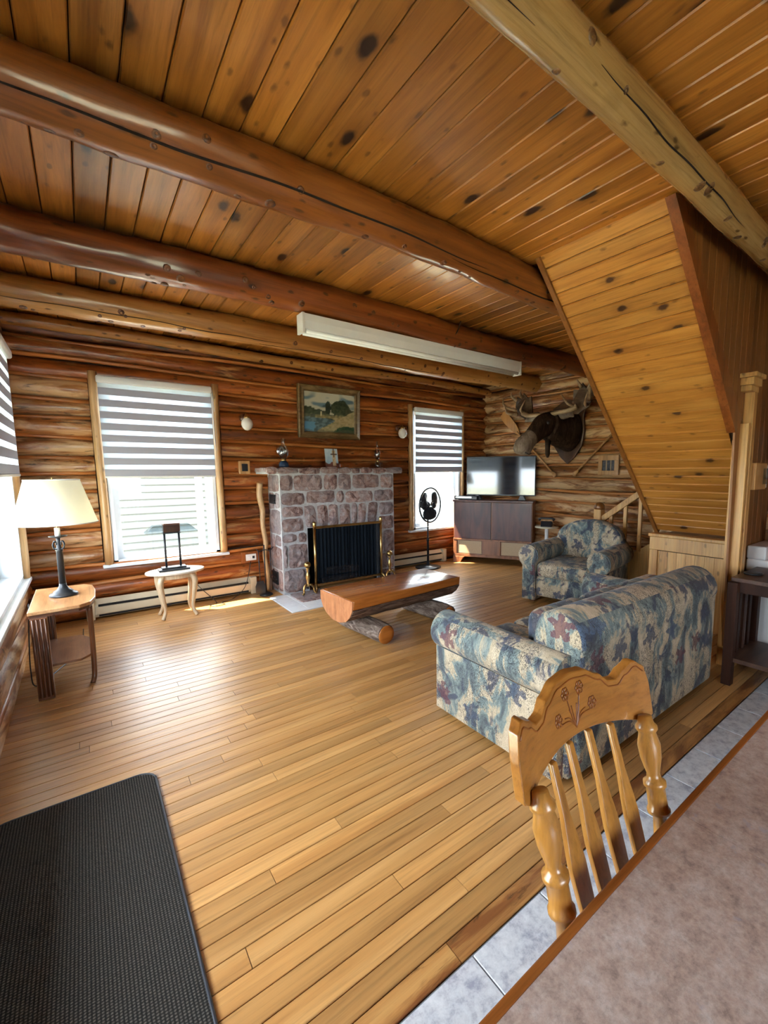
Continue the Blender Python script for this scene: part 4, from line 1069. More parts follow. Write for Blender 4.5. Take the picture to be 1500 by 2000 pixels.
def table_lamp():
    root = thing('table_lamp', 'black candlestick table lamp with a cream cone shade', 'lamp', (-.17, 4.17, .603))
    MB().lathe([(.082, 0), (.085, .008), (.08, .018), (.06, .025), (.058, .035), (.035, .05), (.022, .075), (.021, .09)], 24).obj('base', M['pewter'], root, True)
    MB().lathe([(.021, .085), (.019, .33), (.024, .335), (.015, .35), (.010, .40), (.013, .43)], 16).obj('stem', M['pewter'], root, True)
    for k2 in range(4):
        a = PI / 4 + k2 * PI / 2
        pts = [(r * math.cos(a), r * math.sin(a), z) for r, z in ((.012, .345), (.035, .35), (.045, .375), (.035, .40), (.018, .395), (.02, .375))]
        MB().loft(bez(pts, 4), .004, 6).obj('scroll', M['pewter'], root, True)
    MB().lathe([(.012, .425), (.052, .436), (.054, .441), (.012, .436)], 20).obj('drip_pan', M['pewter'], root, True)
    MB().lathe([(.016, .438), (.016, .50)], 12).obj('candle_sleeve', M['white_plastic'], root, True)
    n = 40; vs = []; fs = []
    for i in range(n):
        a = 2 * PI * i / n; vs += [(.24 * math.cos(a), .24 * math.sin(a), .535), (.155 * math.cos(a), .155 * math.sin(a), .845)]
    for i in range(n): fs.append((2 * i, 2 * ((i + 1) % n), 2 * ((i + 1) % n) + 1, 2 * i + 1))
    mb = MB(); mb.v = vs; mb.f = fs; sh = mb.obj('shade', M['shade'], root, True)
    for r, z in ((.24, .535), (.155, .845)):
        pts = [(r * math.cos(2 * PI * i / 40), r * math.sin(2 * PI * i / 40), z) for i in range(41)]
        MB().loft(pts, .004, 6).obj('shade_rim', M['white_plastic'], sh, True)
    MB().loft([(0, 0, .50), (0, 0, .86)], .004, 6).box((-.155, -.003, .838), (.155, .003, .842)).obj('harp', M['brass'], root)
table_lamp()
o = MB().loft(bez([(-.352, 4.02, .605), (-.365, 4.0, .40), (-.375, 3.98, .15), (-.36, 4.05, .008), (-.25, 4.3, .006), (-.12, 4.7, .006), (-.10, 5.3, .006)], 6), .004, 6).obj('lamp_cord', M['black'], None, True)
tag(o, 'thin dark lamp cord running down behind the side table', 'cord')

# oval table with small lamp
def oval_table():
    root = thing('oval_table', 'small pale oval table with curved legs under the window', 'side table', (.69, 5.23, 0))
    n = 36; pl = [(.27 * math.cos(2 * PI * i / n), .19 * math.sin(2 * PI * i / n)) for i in range(n)]
    MB().prism(pl, .462, .485, axis=2).obj('top', M['maple_top'], root, bevel=.006)
    MB().prism([(x * .72, y * .70) for x, y in pl], .41, .462, axis=2).obj('apron', M['maple'], root)
    for sx in (-1, 1):
        for sy in (-1, 1):
            MB().loft(bez([(sx * .12, sy * .09, .455), (sx * .155, sy * .115, .38), (sx * .14, sy * .105, .22), (sx * .125, sy * .10, .09), (sx * .155, sy * .12, .0)], 6), lerp_list([.026, .029, .021, .016, .020], 6), 10).obj('leg', M['maple'], root, True)
oval_table()
def desk_lamp():
    root = thing('desk_lamp', 'black two post desk lamp with a smoky glass shade', 'lamp', (.68, 5.24, .486), 0)
    MB().box((-.14, -.07, 0), (.14, .07, .018)).obj('base', M['black'], root, bevel=.003)
    MB().box((-.11, -.05, .018), (.11, .05, .036)).obj('base_step', M['black'], root, bevel=.003)
    for s in (-1, 1): MB().loft([(s * .065, 0, .03), (s * .065, 0, .42)], .010, 10).obj('post', M['black'], root, True)
    MB().box((-.08, -.035, .385), (.08, .035, .395)).obj('crossbar', M['black'], root)
    MB().box((-.075, -.04, .40), (.075, .04, .49)).obj('lamp_head', M['st_leg'], root, bevel=.004)
    mb = MB(); mb.add([(-.235, -.10, .40), (.235, -.10, .40), (.16, -.05, .475), (-.16, -.05, .475), (-.235, .10, .40), (.235, .10, .40), (.16, .05, .475), (-.16, .05, .475)],
                      [(0, 1, 2, 3), (5, 4, 7, 6), (4, 0, 3, 7), (1, 5, 6, 2), (3, 2, 6, 7)])
    mb.obj('glass_shade', M['smoke'], root)
desk_lamp()
o = MB().loft(bez([(.72, 5.33, .49), (.80, 5.50, .46), (.95, 5.52, .20), (1.10, 5.42, .012), (1.02, 5.36, .006), (1.06, 5.28, .006), (1.16, 5.30, .006), (1.15, 5.38, .006), (1.3, 5.48, .006), (1.45, 5.52, .12), (1.55, 5.60, .40)], 8), .004, 6).obj('lamp_cord', M['black'], None, True)
tag(o, 'thin dark cord coiled on the floor beside the oval table', 'cord')

# ------------------------------------------------------------------ mat
def rounded(x0, x1, y0, y1, r, n=6):
    out = []
    for cx, cy, a0 in ((x1 - r, y1 - r, 0), (x0 + r, y1 - r, PI / 2), (x0 + r, y0 + r, PI), (x1 - r, y0 + r, 1.5 * PI)):
        for i in range(n + 1): a = a0 + PI / 2 * i / n; out.append((cx + r * math.cos(a), cy + r * math.sin(a)))
    return out
root = thing('floor_mat', 'dark charcoal woven floor mat with rounded corners', 'mat', (-.12, 1.75, .002))
MB().prism([(x + .12, y - 1.75) for x, y in rounded(-.42, .168, .95, 2.493, .075)], 0, .009, axis=2).obj('weave', M['mat'], root)
pts = [(x + .12, y - 1.75, .006) for x, y in rounded(-.424, .172, .946, 2.497, .075)]
MB().loft(pts + [pts[0]], .006, 6).obj('binding', M['plastic_dark'], root, True)

# ------------------------------------------------------------------ log bench
def bench():
    root = thing('log_bench', 'half log coffee table with bark sides on two log feet', 'coffee table', (2.29, 3.52, 0), math.radians(4))
    L_, wd, zt = 1.27, .56, .425
    prof = [(-wd / 2, 0), (-wd / 2 + .012, -.09), (-wd / 2 + .05, -.15), (-.16, -.205), (-.05, -.235), (.06, -.235), (.17, -.20), (wd / 2 - .045, -.15), (wd / 2 - .008, -.085), (wd / 2, 0)]
    # top slab and bark shell
    top = [(p[0], p[1] * 1.0) for p in prof]
    n = 24; vs = []; fs = []
    q = random.Random(5); pn = len(prof)
    core = MB().prism([(y, z + zt) for y, z in [(-wd / 2, 0), (-wd / 2 + .01, -.085), (wd / 2 - .01, -.08), (wd / 2, 0)]], -L_ / 2 + .004, L_ / 2 - .004, axis=0)
    core.obj('seat_slab', M['bench_top'], root, bevel=.012, seg=3, smooth=True, sharp=50)
    bp = [(-wd / 2 + .004, -.086)] + prof[2:-2] + [(wd / 2 - .004, -.082)]
    pn = len(bp)
    for i in range(n + 1):
        xx = -L_ / 2 + .002 + (L_ - .004) * i / n
        for (y, z) in bp:
            k2 = 1 + .03 * mnoise.noise((xx * 6, y * 9, z * 9)); vs.append((xx, y * k2, zt + z * k2))
    for i in range(n):
        for j in range(pn - 1): a = i * pn + j; fs.append((a, a + 1, a + pn + 1, a + pn))
    fs.append(tuple(range(pn))); fs.append(tuple(n * pn + j for j in range(pn)))
    for i in range(n): fs.append((i * pn, (i + 1) * pn, (i + 1) * pn + pn - 1, i * pn + pn - 1))
    mb = MB(); mb.v = vs; mb.f = fs; mb.obj('bark_side', M['bark'], root, True, sharp=40)
    full = [(-wd / 2 + .004, -.004)] + prof[1:-1] + [(wd / 2 - .004, -.004)]
    for s in (-1, 1): MB().prism([(y * .985, z + zt) for y, z in full], s * L_ / 2 - .004, s * L_ / 2 + .004, axis=0).obj('end_face', M['bench_end'], root)
    for xx in (-.36, .40):
        ft = log_mesh(.70, .092, 61 + int(xx * 10), 1, 16, .07, .08).obj('log_foot', M['bark_y'], root, True, sharp=50); ft.location = (xx, -.36, .093)
        for yy in (-.001, .70): e = MB().lathe([(.083, -.003), (.080, .003), (.05, .0035), (.02, .003)], 16, M=Matrix.Translation((0, yy, 0)) @ Matrix.Rotation(PI / 2, 4, 'X')).obj('cut_end', M['bench_top'], ft, True)
bench()

# ------------------------------------------------------------------ sofa and armchair
def arm_prof(w=.20, h=.64, r=.115, side=1):
    """profile in (x outward, z); side=+1 roll bulges to +x"""
    pts = [(-.09, .03), (.07, .03), (.07, h - 2 * r + .02)]
    cx, cz = .0, h - r
    for i in range(15):
        a = math.radians(-62 + i * (62 + 200) / 14); pts.append((cx + r * math.cos(a), cz + r * math.sin(a)))
    pts.append((-.09, h - 1.7 * r))
    return [(p[0] * side, p[1]) for p in pts]
def soft(mb, name, parent, bev=.03, seg=3):
    return mb.obj(name, M['fabric'], parent, True, bevel=bev, seg=seg, uv=True)
def sofa():
    x0, x1, yb, yf = 1.64, 3.38, 1.10, 2.05
    root = thing('sofa', 'three seat sofa in beige and navy leaf patterned fabric', 'sofa', ((x0 + x1) / 2, (yb + yf) / 2, 0))
    W = x1 - x0; D = yf - yb; hx = W / 2; hy = D / 2
    soft(MB().box((-hx + .05, -hy + .02, .03), (hx - .05, hy - .06, .30)), 'base', root, .02)
    for s in (-1, 1):
        p = arm_prof(side=s)
        mb = MB().prism([(a + s * (hx - .07), z) for a, z in p], -hy + .05, hy, axis=1)
        soft(mb, 'arm', root, .022, 3)
        # piped round panel on the arm front
        fc = MB().prism([(a * .90 + s * (hx - .07), .03 + (z - .03) * .985) for a, z in p], hy - .002, hy + .008, axis=1)
        soft(fc, 'arm_front', root, .006, 2)
    bk = [(-hy, .03), (-hy - .0, .60)]
    for i in range(13):
        a = math.radians(200 - i * 200 / 12); bk.append((-hy + .135 + .145 * math.cos(a), .685 + .145 * math.sin(a)))
    bk += [(-hy + .30, .56), (-hy + .34, .35), (-hy + .34, .03)]
    soft(MB().prism(bk, -hx + .09, hx - .015, axis=0), 'back', root, .035, 4)
    cw = (W - .36) / 3
    for i in range(3):
        a = -hx + .18 + cw * i
        soft(MB().box((a + .004, -hy + .30, .29), (a + cw - .004, hy - .03, .46)), 'seat_cushion', root, .05, 4)
        soft(MB().box((a + .004, -hy + .22, .43), (a + cw - .004, -hy + .42, .76)), 'back_cushion', root, .07, 4)
    for sx in (-1, 1):
        for sy in (-1, 1): MB().box((sx * (hx - .12) - .03, sy * (hy - .1) - .03, 0), (sx * (hx - .12) + .03, sy * (hy - .1) + .03, .05)).obj('foot', M['st_leg'], root)
sofa()
def armchair():
    rz = math.atan2(.208, .978) - PI / 2            # local +y = chair's back direction
    fl = Vector((3.90, 3.31)); rd = Vector((.208, -.978)); bd = Vector((.978, .208)); W, D = 1.0, .90
    c = fl + rd * W / 2 + bd * D / 2
    root = thing('armchair', 'armchair with rolled arms in leaf patterned fabric by the stairs', 'armchair', (c.x, c.y, 0), rz)
    hx, hy = W / 2, D / 2
    soft(MB().box((-hx + .12, -hy + .04, .07), (hx - .12, hy - .04, .30)), 'base', root, .02)
    for s in (-1, 1):
        p = arm_prof(h=.66, r=.125, side=s)
        soft(MB().prism([(a + s * (hx - .10), z) for a, z in p], -hy, hy - .10, axis=1), 'arm', root, .025, 3)
        soft(MB().prism([(a * .88 + s * (hx - .10), .03 + (z - .03) * .985) for a, z in p], -hy - .01, -hy + .002, axis=1), 'arm_front', root, .006, 2)
    soft(MB().box((-hx + .20, -hy + .0, .30), (hx - .20, hy - .22, .465)), 'seat_cushion', root, .05, 4)
    out = [(-hx + .06, .06), (hx - .06, .06), (hx - .04, .62)]
    for i in range(11): a = PI * i / 10; out.append((.40 * math.cos(a), .68 + .22 * math.sin(a)))
    out.append((-hx + .04, .62))
    sh = Matrix(((1, 0, 0, 0), (0, 1, .16, 0), (0, 0, 1, 0), (0, 0, 0, 1)))
    soft(MB().prism(out, hy - .27, hy - .05, axis=1, M=sh), 'back', root, .06, 4)
    for sx in (-1, 1):
        for sy in (-1, 1): MB().box((sx * (hx - .13) - .03, sy * (hy - .08) - .03, 0), (sx * (hx - .13) + .03, sy * (hy - .08) + .03, .075)).obj('foot', M['st_leg'], root)
armchair()

# ------------------------------------------------------------------ media corner
CD = Vector((.509, -.861)); CN = Vector((.861, .509)); CP = Vector((4.735, 5.45)); CL = 1.28
crz = math.atan2(CD.y, CD.x)
def console():
    c = CP + CD * CL / 2
    root = thing('tv_console', 'dark walnut radio cabinet with two beige speaker panels', 'cabinet', (c.x, c.y, 0), crz)
    h = CL / 2; D = .38; H = 1.03           # local x along front, local y into the corner
    MB().box((-h, 0.012, .10), (h, D, H - .03)).obj('body', M['walnut_lite'], root, bevel=.004)
    MB().box((-h - .012, -.012, H - .03), (h + .012, D + .01, H)).obj('top', M['walnut'], root, bevel=.006)
    for s in (-1, 1):
        MB().box((s * h / 2 - h / 2 + .012, -.004, .40), (s * h / 2 + h / 2 - .012, .014, H - .035)).obj('door', M['walnut'], root, bevel=.002)
    MB().box((-h, -.012, .375), (h, .014, .398)).obj('moulding', M['walnut_lite'], root, bevel=.003)
    MB().box((-h, -.008, .10), (h, .014, .145)).obj('bottom_rail', M['walnut_lite'], root, bevel=.003)
    for a, b in ((-h, -h + .06), (-.15, .15), (h - .06, h)): MB().box((a, -.008, .145), (b, .014, .375)).obj('stile', M['walnut_lite'], root, bevel=.003)
    for a, b in ((-h + .06, -.15), (.15, h - .06)):
        MB().box((a + .012, .002, .157), (b - .012, .013, .363)).obj('speaker_panel', M['cloth_beige'], root)
    for s in (-1, 1): MB().prism([(s * h, 0), (s * (h - .12), 0), (s * (h - .16), .07), (s * (h - .19), .10), (s * h, .10)], -.02, .05, axis=1).obj('foot', M['walnut_lite'], root, bevel=.004)
console()
def tv():
    c = CP + CD * .725 + CN * .20
    root = thing('television', 'flat black television reflecting the windows', 'television', (c.x, c.y, 1.031), crz)
    w_, z0, z1 = .565, .065, .70
    MB().box((-w_, 0, z0), (w_, .035, z1)).obj('shell', M['plastic_dark'], root, bevel=.006)
    MB().box((-w_ + .012, -.003, z0 + .02), (w_ - .012, .004, z1 - .012)).obj('screen', M['screen'], root)
    for s in (-1, 1): MB().prism([(s * .36 - .06, 0), (s * .36 + .06, 0), (s * .36 + .025, .075), (s * .36 - .025, .075)], -.05, .08, axis=1).obj('stand_leg', M['plastic_dark'], root, bevel=.004)
tv()
c = CP + CD * .20 + CN * .10
root = thing('dvd_player', 'slim dark disc player at the edge of the walnut cabinet', 'disc player', (c.x, c.y, 1.031), crz)
MB().box((-.19, -.09, .006), (.19, .035, .062)).obj('case', M['plastic_dark'], root, bevel=.004)
MB().box((-.17, -.093, .03), (.10, -.088, .052)).obj('tray_slot', M['chrome'], root)
def fan():
    root = thing('pedestal_fan', 'black pedestal fan standing in front of the window', 'fan', (4.13, 5.36, 0), .25)
    MB().lathe([(.20, 0), (.20, .012), (.15, .022), (.04, .035), (.025, .06), (.02, .10)], 28).obj('base', M['fan_black'], root, True)
    MB().lathe([(.018, .05), (.018, .42), (.022, .42), (.022, .46), (.012, .465), (.012, .80)], 14).obj('pole', M['fan_black'], root, True)
    hd = MB().ball((0, .06, .98), (.07, .10, .07), 16, 10).lathe([(.02, .78), (.03, .80), (.03, .92), (.015, .94)], 12, c=(0, .04, 0)).obj('motor', M['fan_black'], root, True)
    zc = .98; cage = MB()
    for r, yy in ((.262, -.05), (.255, -.10), (.09, -.125), (.18, -.118)):
        pts = [(r * math.cos(2 * PI * i / 40), yy, zc + r * math.sin(2 * PI * i / 40)) for i in range(41)]
        cage.loft(pts, .013 if r > .26 else .0022, 6)
    for k2 in range(40):
        a = 2 * PI * k2 / 40
        cage.loft([(.05 * math.cos(a), -.125, zc + .05 * math.sin(a)), (.19 * math.cos(a), -.12, zc + .19 * math.sin(a)), (.262 * math.cos(a), -.05, zc + .262 * math.sin(a)), (.20 * math.cos(a), .02, zc + .20 * math.sin(a)), (.06 * math.cos(a), .03, zc + .06 * math.sin(a))], .0011, 4)
    cage.obj('grille', M['fan_black'], root, True)
    MB().lathe([(.05, 0), (.05, .012), (.02, .02)], 18, M=Matrix.Translation((0, -.115, zc)) @ Matrix.Rotation(PI / 2, 4, 'X')).obj('badge', M['fan_black'], root, True)
    for k2 in range(3):
        a0 = math.radians(32 + 120 * k2); vs = []; fs = []
        for i in range(7):
            t = i / 6; r = .03 + .20 * t; wd = .65 + 1.25 * math.sin(PI * min(1, t * .70 + .12)) * .95
            for j in range(5):
                u = j / 4 - .5; a = a0 + wd * u * (1.0 if t < .9 else .8); vs.append((r * math.cos(a), -.035 - .05 * u, zc + r * math.sin(a)))
        for i in range(6):
            for j in range(4): a = i * 5 + j; fs.append((a, a + 1, a + 6, a + 5))
        mb = MB(); mb.v = vs; mb.f = fs; b_ = mb.obj('blade', M['fan_black'], root, True); sm = b_.modifiers.new('thickness', 'SOLIDIFY'); sm.thickness = .003
fan()
# telephone stand
root = thing('phone_stand', 'small pedestal stand with a grey top behind the armchair', 'pedestal table', (5.36, 4.05, 0))
MB().lathe([(.14, 0), (.14, .015), (.05, .03), (.028, .05), (.028, .655)], 18).obj('pedestal', M['white_metal'], root, True)
MB().lathe([(.17, .655), (.175, .662), (.17, .672)], 24).obj('top', M['heater'], root, True)
root = thing('telephone', 'black desk telephone on the small pedestal stand', 'telephone', (5.36, 4.05, .673), .5)
MB().prism([(-.10, 0), (.10, 0), (.08, .05), (-.06, .085)], -.08, .08, axis=1).obj('phone_body', M['black'], root, bevel=.008)
MB().loft([(-.03, -.11, .10), (-.035, -.08, .125), (-.035, .08, .125), (-.03, .11, .10)], [.026, .017, .017, .026], 10).obj('handset', M['black'], root, True)

# ------------------------------------------------------------------ moose head and wall pieces
def moose():
    root = thing('moose_head', 'mounted moose head with wide antlers on a shield plaque', 'moose mount', (X1 - .028, 3.90, 2.05))
    # local: -x is out of the wall, +y is away from camera, z up
    sh = [(0, -.46), (.12, -.36), (.235, -.20), (.27, .0), (.25, .20), (.28, .36), (.20, .40), (.10, .45), (0, .47)]
    sh = sh + [(-a, b) for a, b in sh[-2:0:-1]]
    MB().prism(sh, -.035, .0, axis=0).obj('plaque', M['plaque'], root, bevel=.010, seg=2)
    neck = bez([(-.03, -.02, .02), (-.18, .0, .03), (-.34, .02, .06), (-.46, .035, .08)], 5)
    MB().loft(neck, lerp_list([.0, .0, .0, .0], 5) and [(.235 - .055 * i / 15, .30 - .10 * i / 15) for i in range(16)], 20).obj('neck', M['fur'], root, True)
    hp = [(-.36, .03, .10), (-.46, .035, .10), (-.56, .05, .06), (-.66, .06, -.01), (-.76, .07, -.09), (-.80, .075, -.13)]
    MB().loft(bez(hp, 4), [(a, b) for a, b in zip(lerp_list([.10, .150, .140, .105, .095, .09], 4), lerp_list([.12, .165, .165, .140, .12, .11], 4))], 18).obj('head', M['fur'], root, True)
    mz = bez([(-.75, .07, -.08), (-.83, .075, -.14), (-.92, .08, -.22), (-.97, .085, -.285), (-.985, .085, -.325)], 4)
    MB().loft(mz, [(a, b) for a, b in zip(lerp_list([.092, .105, .118, .105, .05], 4), lerp_list([.115, .12, .135, .115, .05], 4))], 18).obj('muzzle', M['muzzle'], root, True)
    for s in (-1, 1): MB().ball((-.955, .085 + s * .085, -.20), (.03, .018, .038), 10, 6).obj('nostril', M['black'], root, True)
    MB().loft([(-.98, .0, -.31), (-.93, -.025, -.335), (-.88, -.025, -.32)], .007, 6).obj('mouth_line', M['black'], root, True)
    for s in (-1, 1):
        MB().ball((-.60, .05 + s * .125, .10), .024, 12, 8).obj('eye', M['black'], root, True)
        er = bez([(-.40, .04 + s * .12, .20), (-.40, .05 + s * .22, .22), (-.40, .06 + s * .33, .22), (-.41, .07 + s * .42, .17)], 5)
        MB().loft(er, [(a, b) for a, b in zip(lerp_list([.02, .035, .03, .006], 5), lerp_list([.035, .075, .065, .010], 5))], 12).obj('ear', M['ear'], root, True)
        # antler: beam, palm, tines
        bm_ = bez([(-.47, .04 + s * .07, .22), (-.47, .05 + s * .18, .24), (-.45, .06 + s * .34, .25), (-.42, .06 + s * .46, .30)], 5)
        an = MB().loft(bm_, lerp_list([.036, .030, .032, .04], 5), 10).obj('antler', M['antler'], root, True)
        pl = [(.30, .22), (.44, .20), (.60, .29), (.66, .42), (.62, .56), (.55, .52), (.50, .60), (.43, .52), (.36, .54), (.35, .40)]
        mbp = MB(); vs = []
        for side in (0, 1):
            for (yy, zz) in pl:
                r2 = ((yy - .48) ** 2 + (zz - .40) ** 2) ** .5
                vs.append((-.33 - .9 * r2 * r2 + (.012 if side else -.006), .06 + s * yy, zz))
        n = len(pl); fs = [tuple(range(n)), tuple(range(2 * n - 1, n - 1, -1))] + [(i, n + i, n + (i + 1) % n, (i + 1) % n) for i in range(n)]
        mbp.add(vs, fs).obj('palm', M['antler_palm'], an)
        for (p0, p1, p2) in (((.42, .30), (.40, .33), (.22 + .08, .47)), ((.58, .30), (.66, .31), (.70, .45)), ((.62, .36), (.72, .42), (.74, .56)), ((.60, .50), (.66, .56), (.66, .63)), ((.50, .54), (.50, .58), (.47, .64))):
            out_ = -.50 if p0[1] < .4 else -.40
            pts = bez([(-.40, .06 + s * p0[0], p0[1]), (out_ - .05, .06 + s * p1[0], p1[1]), (out_ - .06, .06 + s * p2[0], p2[1])], 4)
            MB().loft(pts, lerp_list([.024, .018, .004], 4), 8).obj('tine', M['antler'], an, True)
    MB().loft([(-.45, .03, -.10), (-.46, .03, -.20), (-.46, .03, -.32), (-.455, .03, -.37)], [.05, .035, .032, .012], 10).obj('bell', M['fur'], root, True)
moose()
def paddle(label, top, bot, wide_top, grp='paddles hung on the log wall'):
    t = Vector(top); b = Vector(bot); d = (b - t); L_ = d.length; d.normalize()
    root = thing('canoe_paddle', label, 'paddle', tuple(t), 0, grp)
    side = Vector((0, d.z, -d.y))
    bl = .52
    prof = [(0, .055), (.03, .075), (.15, .082), (.35, .070), (.46, .045), (bl, .022)]
    poly = [(s, w_) for s, w_ in prof] + [(s, -w_) for s, w_ in prof[::-1]]
    vs = []
    for dx in (-.008, .008):
        for s, w_ in poly: p = d * s + side * w_; vs.append((dx, p.y, p.z))
    n = len(poly); fs = [tuple(range(n)), tuple(range(2 * n - 1, n - 1, -1))] + [(i, n + i, n + (i + 1) % n, (i + 1) % n) for i in range(n)]
    MB().add(vs, fs).obj('blade', M['paddle'], root, bevel=.004)
    MB().loft([d * (bl - .06), d * (L_ - .07)], .0145, 10).obj('shaft', M['paddle_b'], root, True)
    MB().loft([d * (L_ - .10), d * (L_ - .05), d * (L_ - .01), d * L_], [(.015, .015), (.022, .03), (.026, .036), (.016, .024)], 10).obj('grip', M['paddle_b'], root, True)
paddle('wooden paddle behind the moose head with its orange blade showing', (X1 - .035, 5.22, 2.45), (X1 - .035, 4.11, 1.41), True)
paddle('wooden paddle whose blade is hidden behind the stair slope', (X1 - .035, 2.68, 2.50), (X1 - .035, 3.80, 1.43), True)
def trio(u, v):
    for a in (.0, .36, .70):
        if a + .02 < u < a + .30: return lm((.02, .022, .03), (.07, .075, .10), .5 + nz(u, v, 10, 6))
    return (.30, .22, .13)
root = thing('photo_frame', 'square wooden frame with three dark photos on the log wall', 'picture frame', (X1 - .01, 3.265, 1.565), -PI / 2)
for a, b in (((-.15, -.02, .07), (.15, .02, .14)), ((-.15, -.02, -.13), (.15, .02, -.07)), ((-.15, -.02, -.07), (-.09, .02, .07)), ((.09, -.02, -.07), (.15, .02, .07))):
    MB().box(a, b).obj('frame_rail', M['paddle_b'], root, bevel=.003)
me = picture_mesh(.185, .145, trio, 30, 12); c_ = bpy.data.objects.new('photo', me); C.objects.link(c_); c_.parent = root; c_.location = (0, -.008, 0)

# ------------------------------------------------------------------ right-hand corner
def end_table():
    root = thing('end_table', 'dark slatted end table behind the sofa', 'end table', (3.68, .80, 0))
    T = Matrix.Translation((-3.68, -.80, 0))
    MB().box((3.45, .50, .735), (3.98, 1.05, .765), T).obj('top', M['end_top'], root, bevel=.004)
    MB().box((3.47, .53, .66), (3.95, 1.02, .734), T).obj('apron', M['end_leg'], root)
    for x in (3.42, 3.90):
        for y in (.54, 1.0): MB().box((x, y, 0), (x + .06, y + .06, .734), T).obj('leg', M['end_leg'], root, bevel=.003)
    for k2 in range(3): MB().box((3.56 + .11 * k2, 1.02, .20), (3.61 + .11 * k2, 1.035, .67), T).obj('slat', M['end_leg'], root)
    MB().box((3.44, .55, .17), (3.94, 1.04, .20), T).obj('shelf', M['end_top'], root)
end_table()
o = MB().lathe([(.055, 0), (.06, .008), (.05, .014), (.03, .012)], 20, c=(3.66, .98, .766)).obj('coaster', M['black'], None, True); tag(o, 'small dark round dish on the slatted end table', 'dish')
root = thing('white_appliance', 'white enamel appliance with a raised back beside the stairs', 'appliance', (4.40, .86, 0))
MB().box((-.32, -.27, .06), (.32, .29, .80)).obj('body', M['white_metal'], root, bevel=.015, seg=3)
MB().box((-.32, .16, .80), (.32, .29, .905)).obj('back_panel', M['white_metal'], root, bevel=.012, seg=2)
MB().box((-.30, -.25, 0), (.30, .27, .06)).obj('plinth', M['plastic_dark'], root)
root = thing('pink_folder', 'pink folder tray leaning on the white appliance', 'folder', (4.36, .93, .80), .3); 
MB().box((-.12, -.01, 0), (.12, .01, .32)).obj('cover', M['pink'], root, bevel=.003); root.rotation_euler = (-.2, 0, .45); root.location = (4.30, .90, .803)
MB().box((-.11, -.05, .01), (.11, -.01, .24)).obj('pages', M['pinkd'], root)
root = thing('wall_box', 'small orange wooden box with a grey dial on the pine wall', 'wall box', (4.02, 1.12, 1.45))
MB().box((-.15, -.05, -.10), (.10, .035, .10)).obj('case', M['paddle'], root, bevel=.006)
MB().box((.10, -.045, -.09), (.14, .03, .085)).obj('side_face', M['white_plastic'], root, bevel=.004)
MB().box((.02, -.06, -.06), (.10, -.048, .06)).obj('dial', M['smoke'], root)

o = MB().box((4.40, 1.10, 1.58), (4.56, 1.135, 1.86)).obj('hanging_panel', M['smoke_panel'], None, bevel=.03, seg=3); tag(o, 'pale blue panel hanging on the pine wall above the white appliance', 'panel')
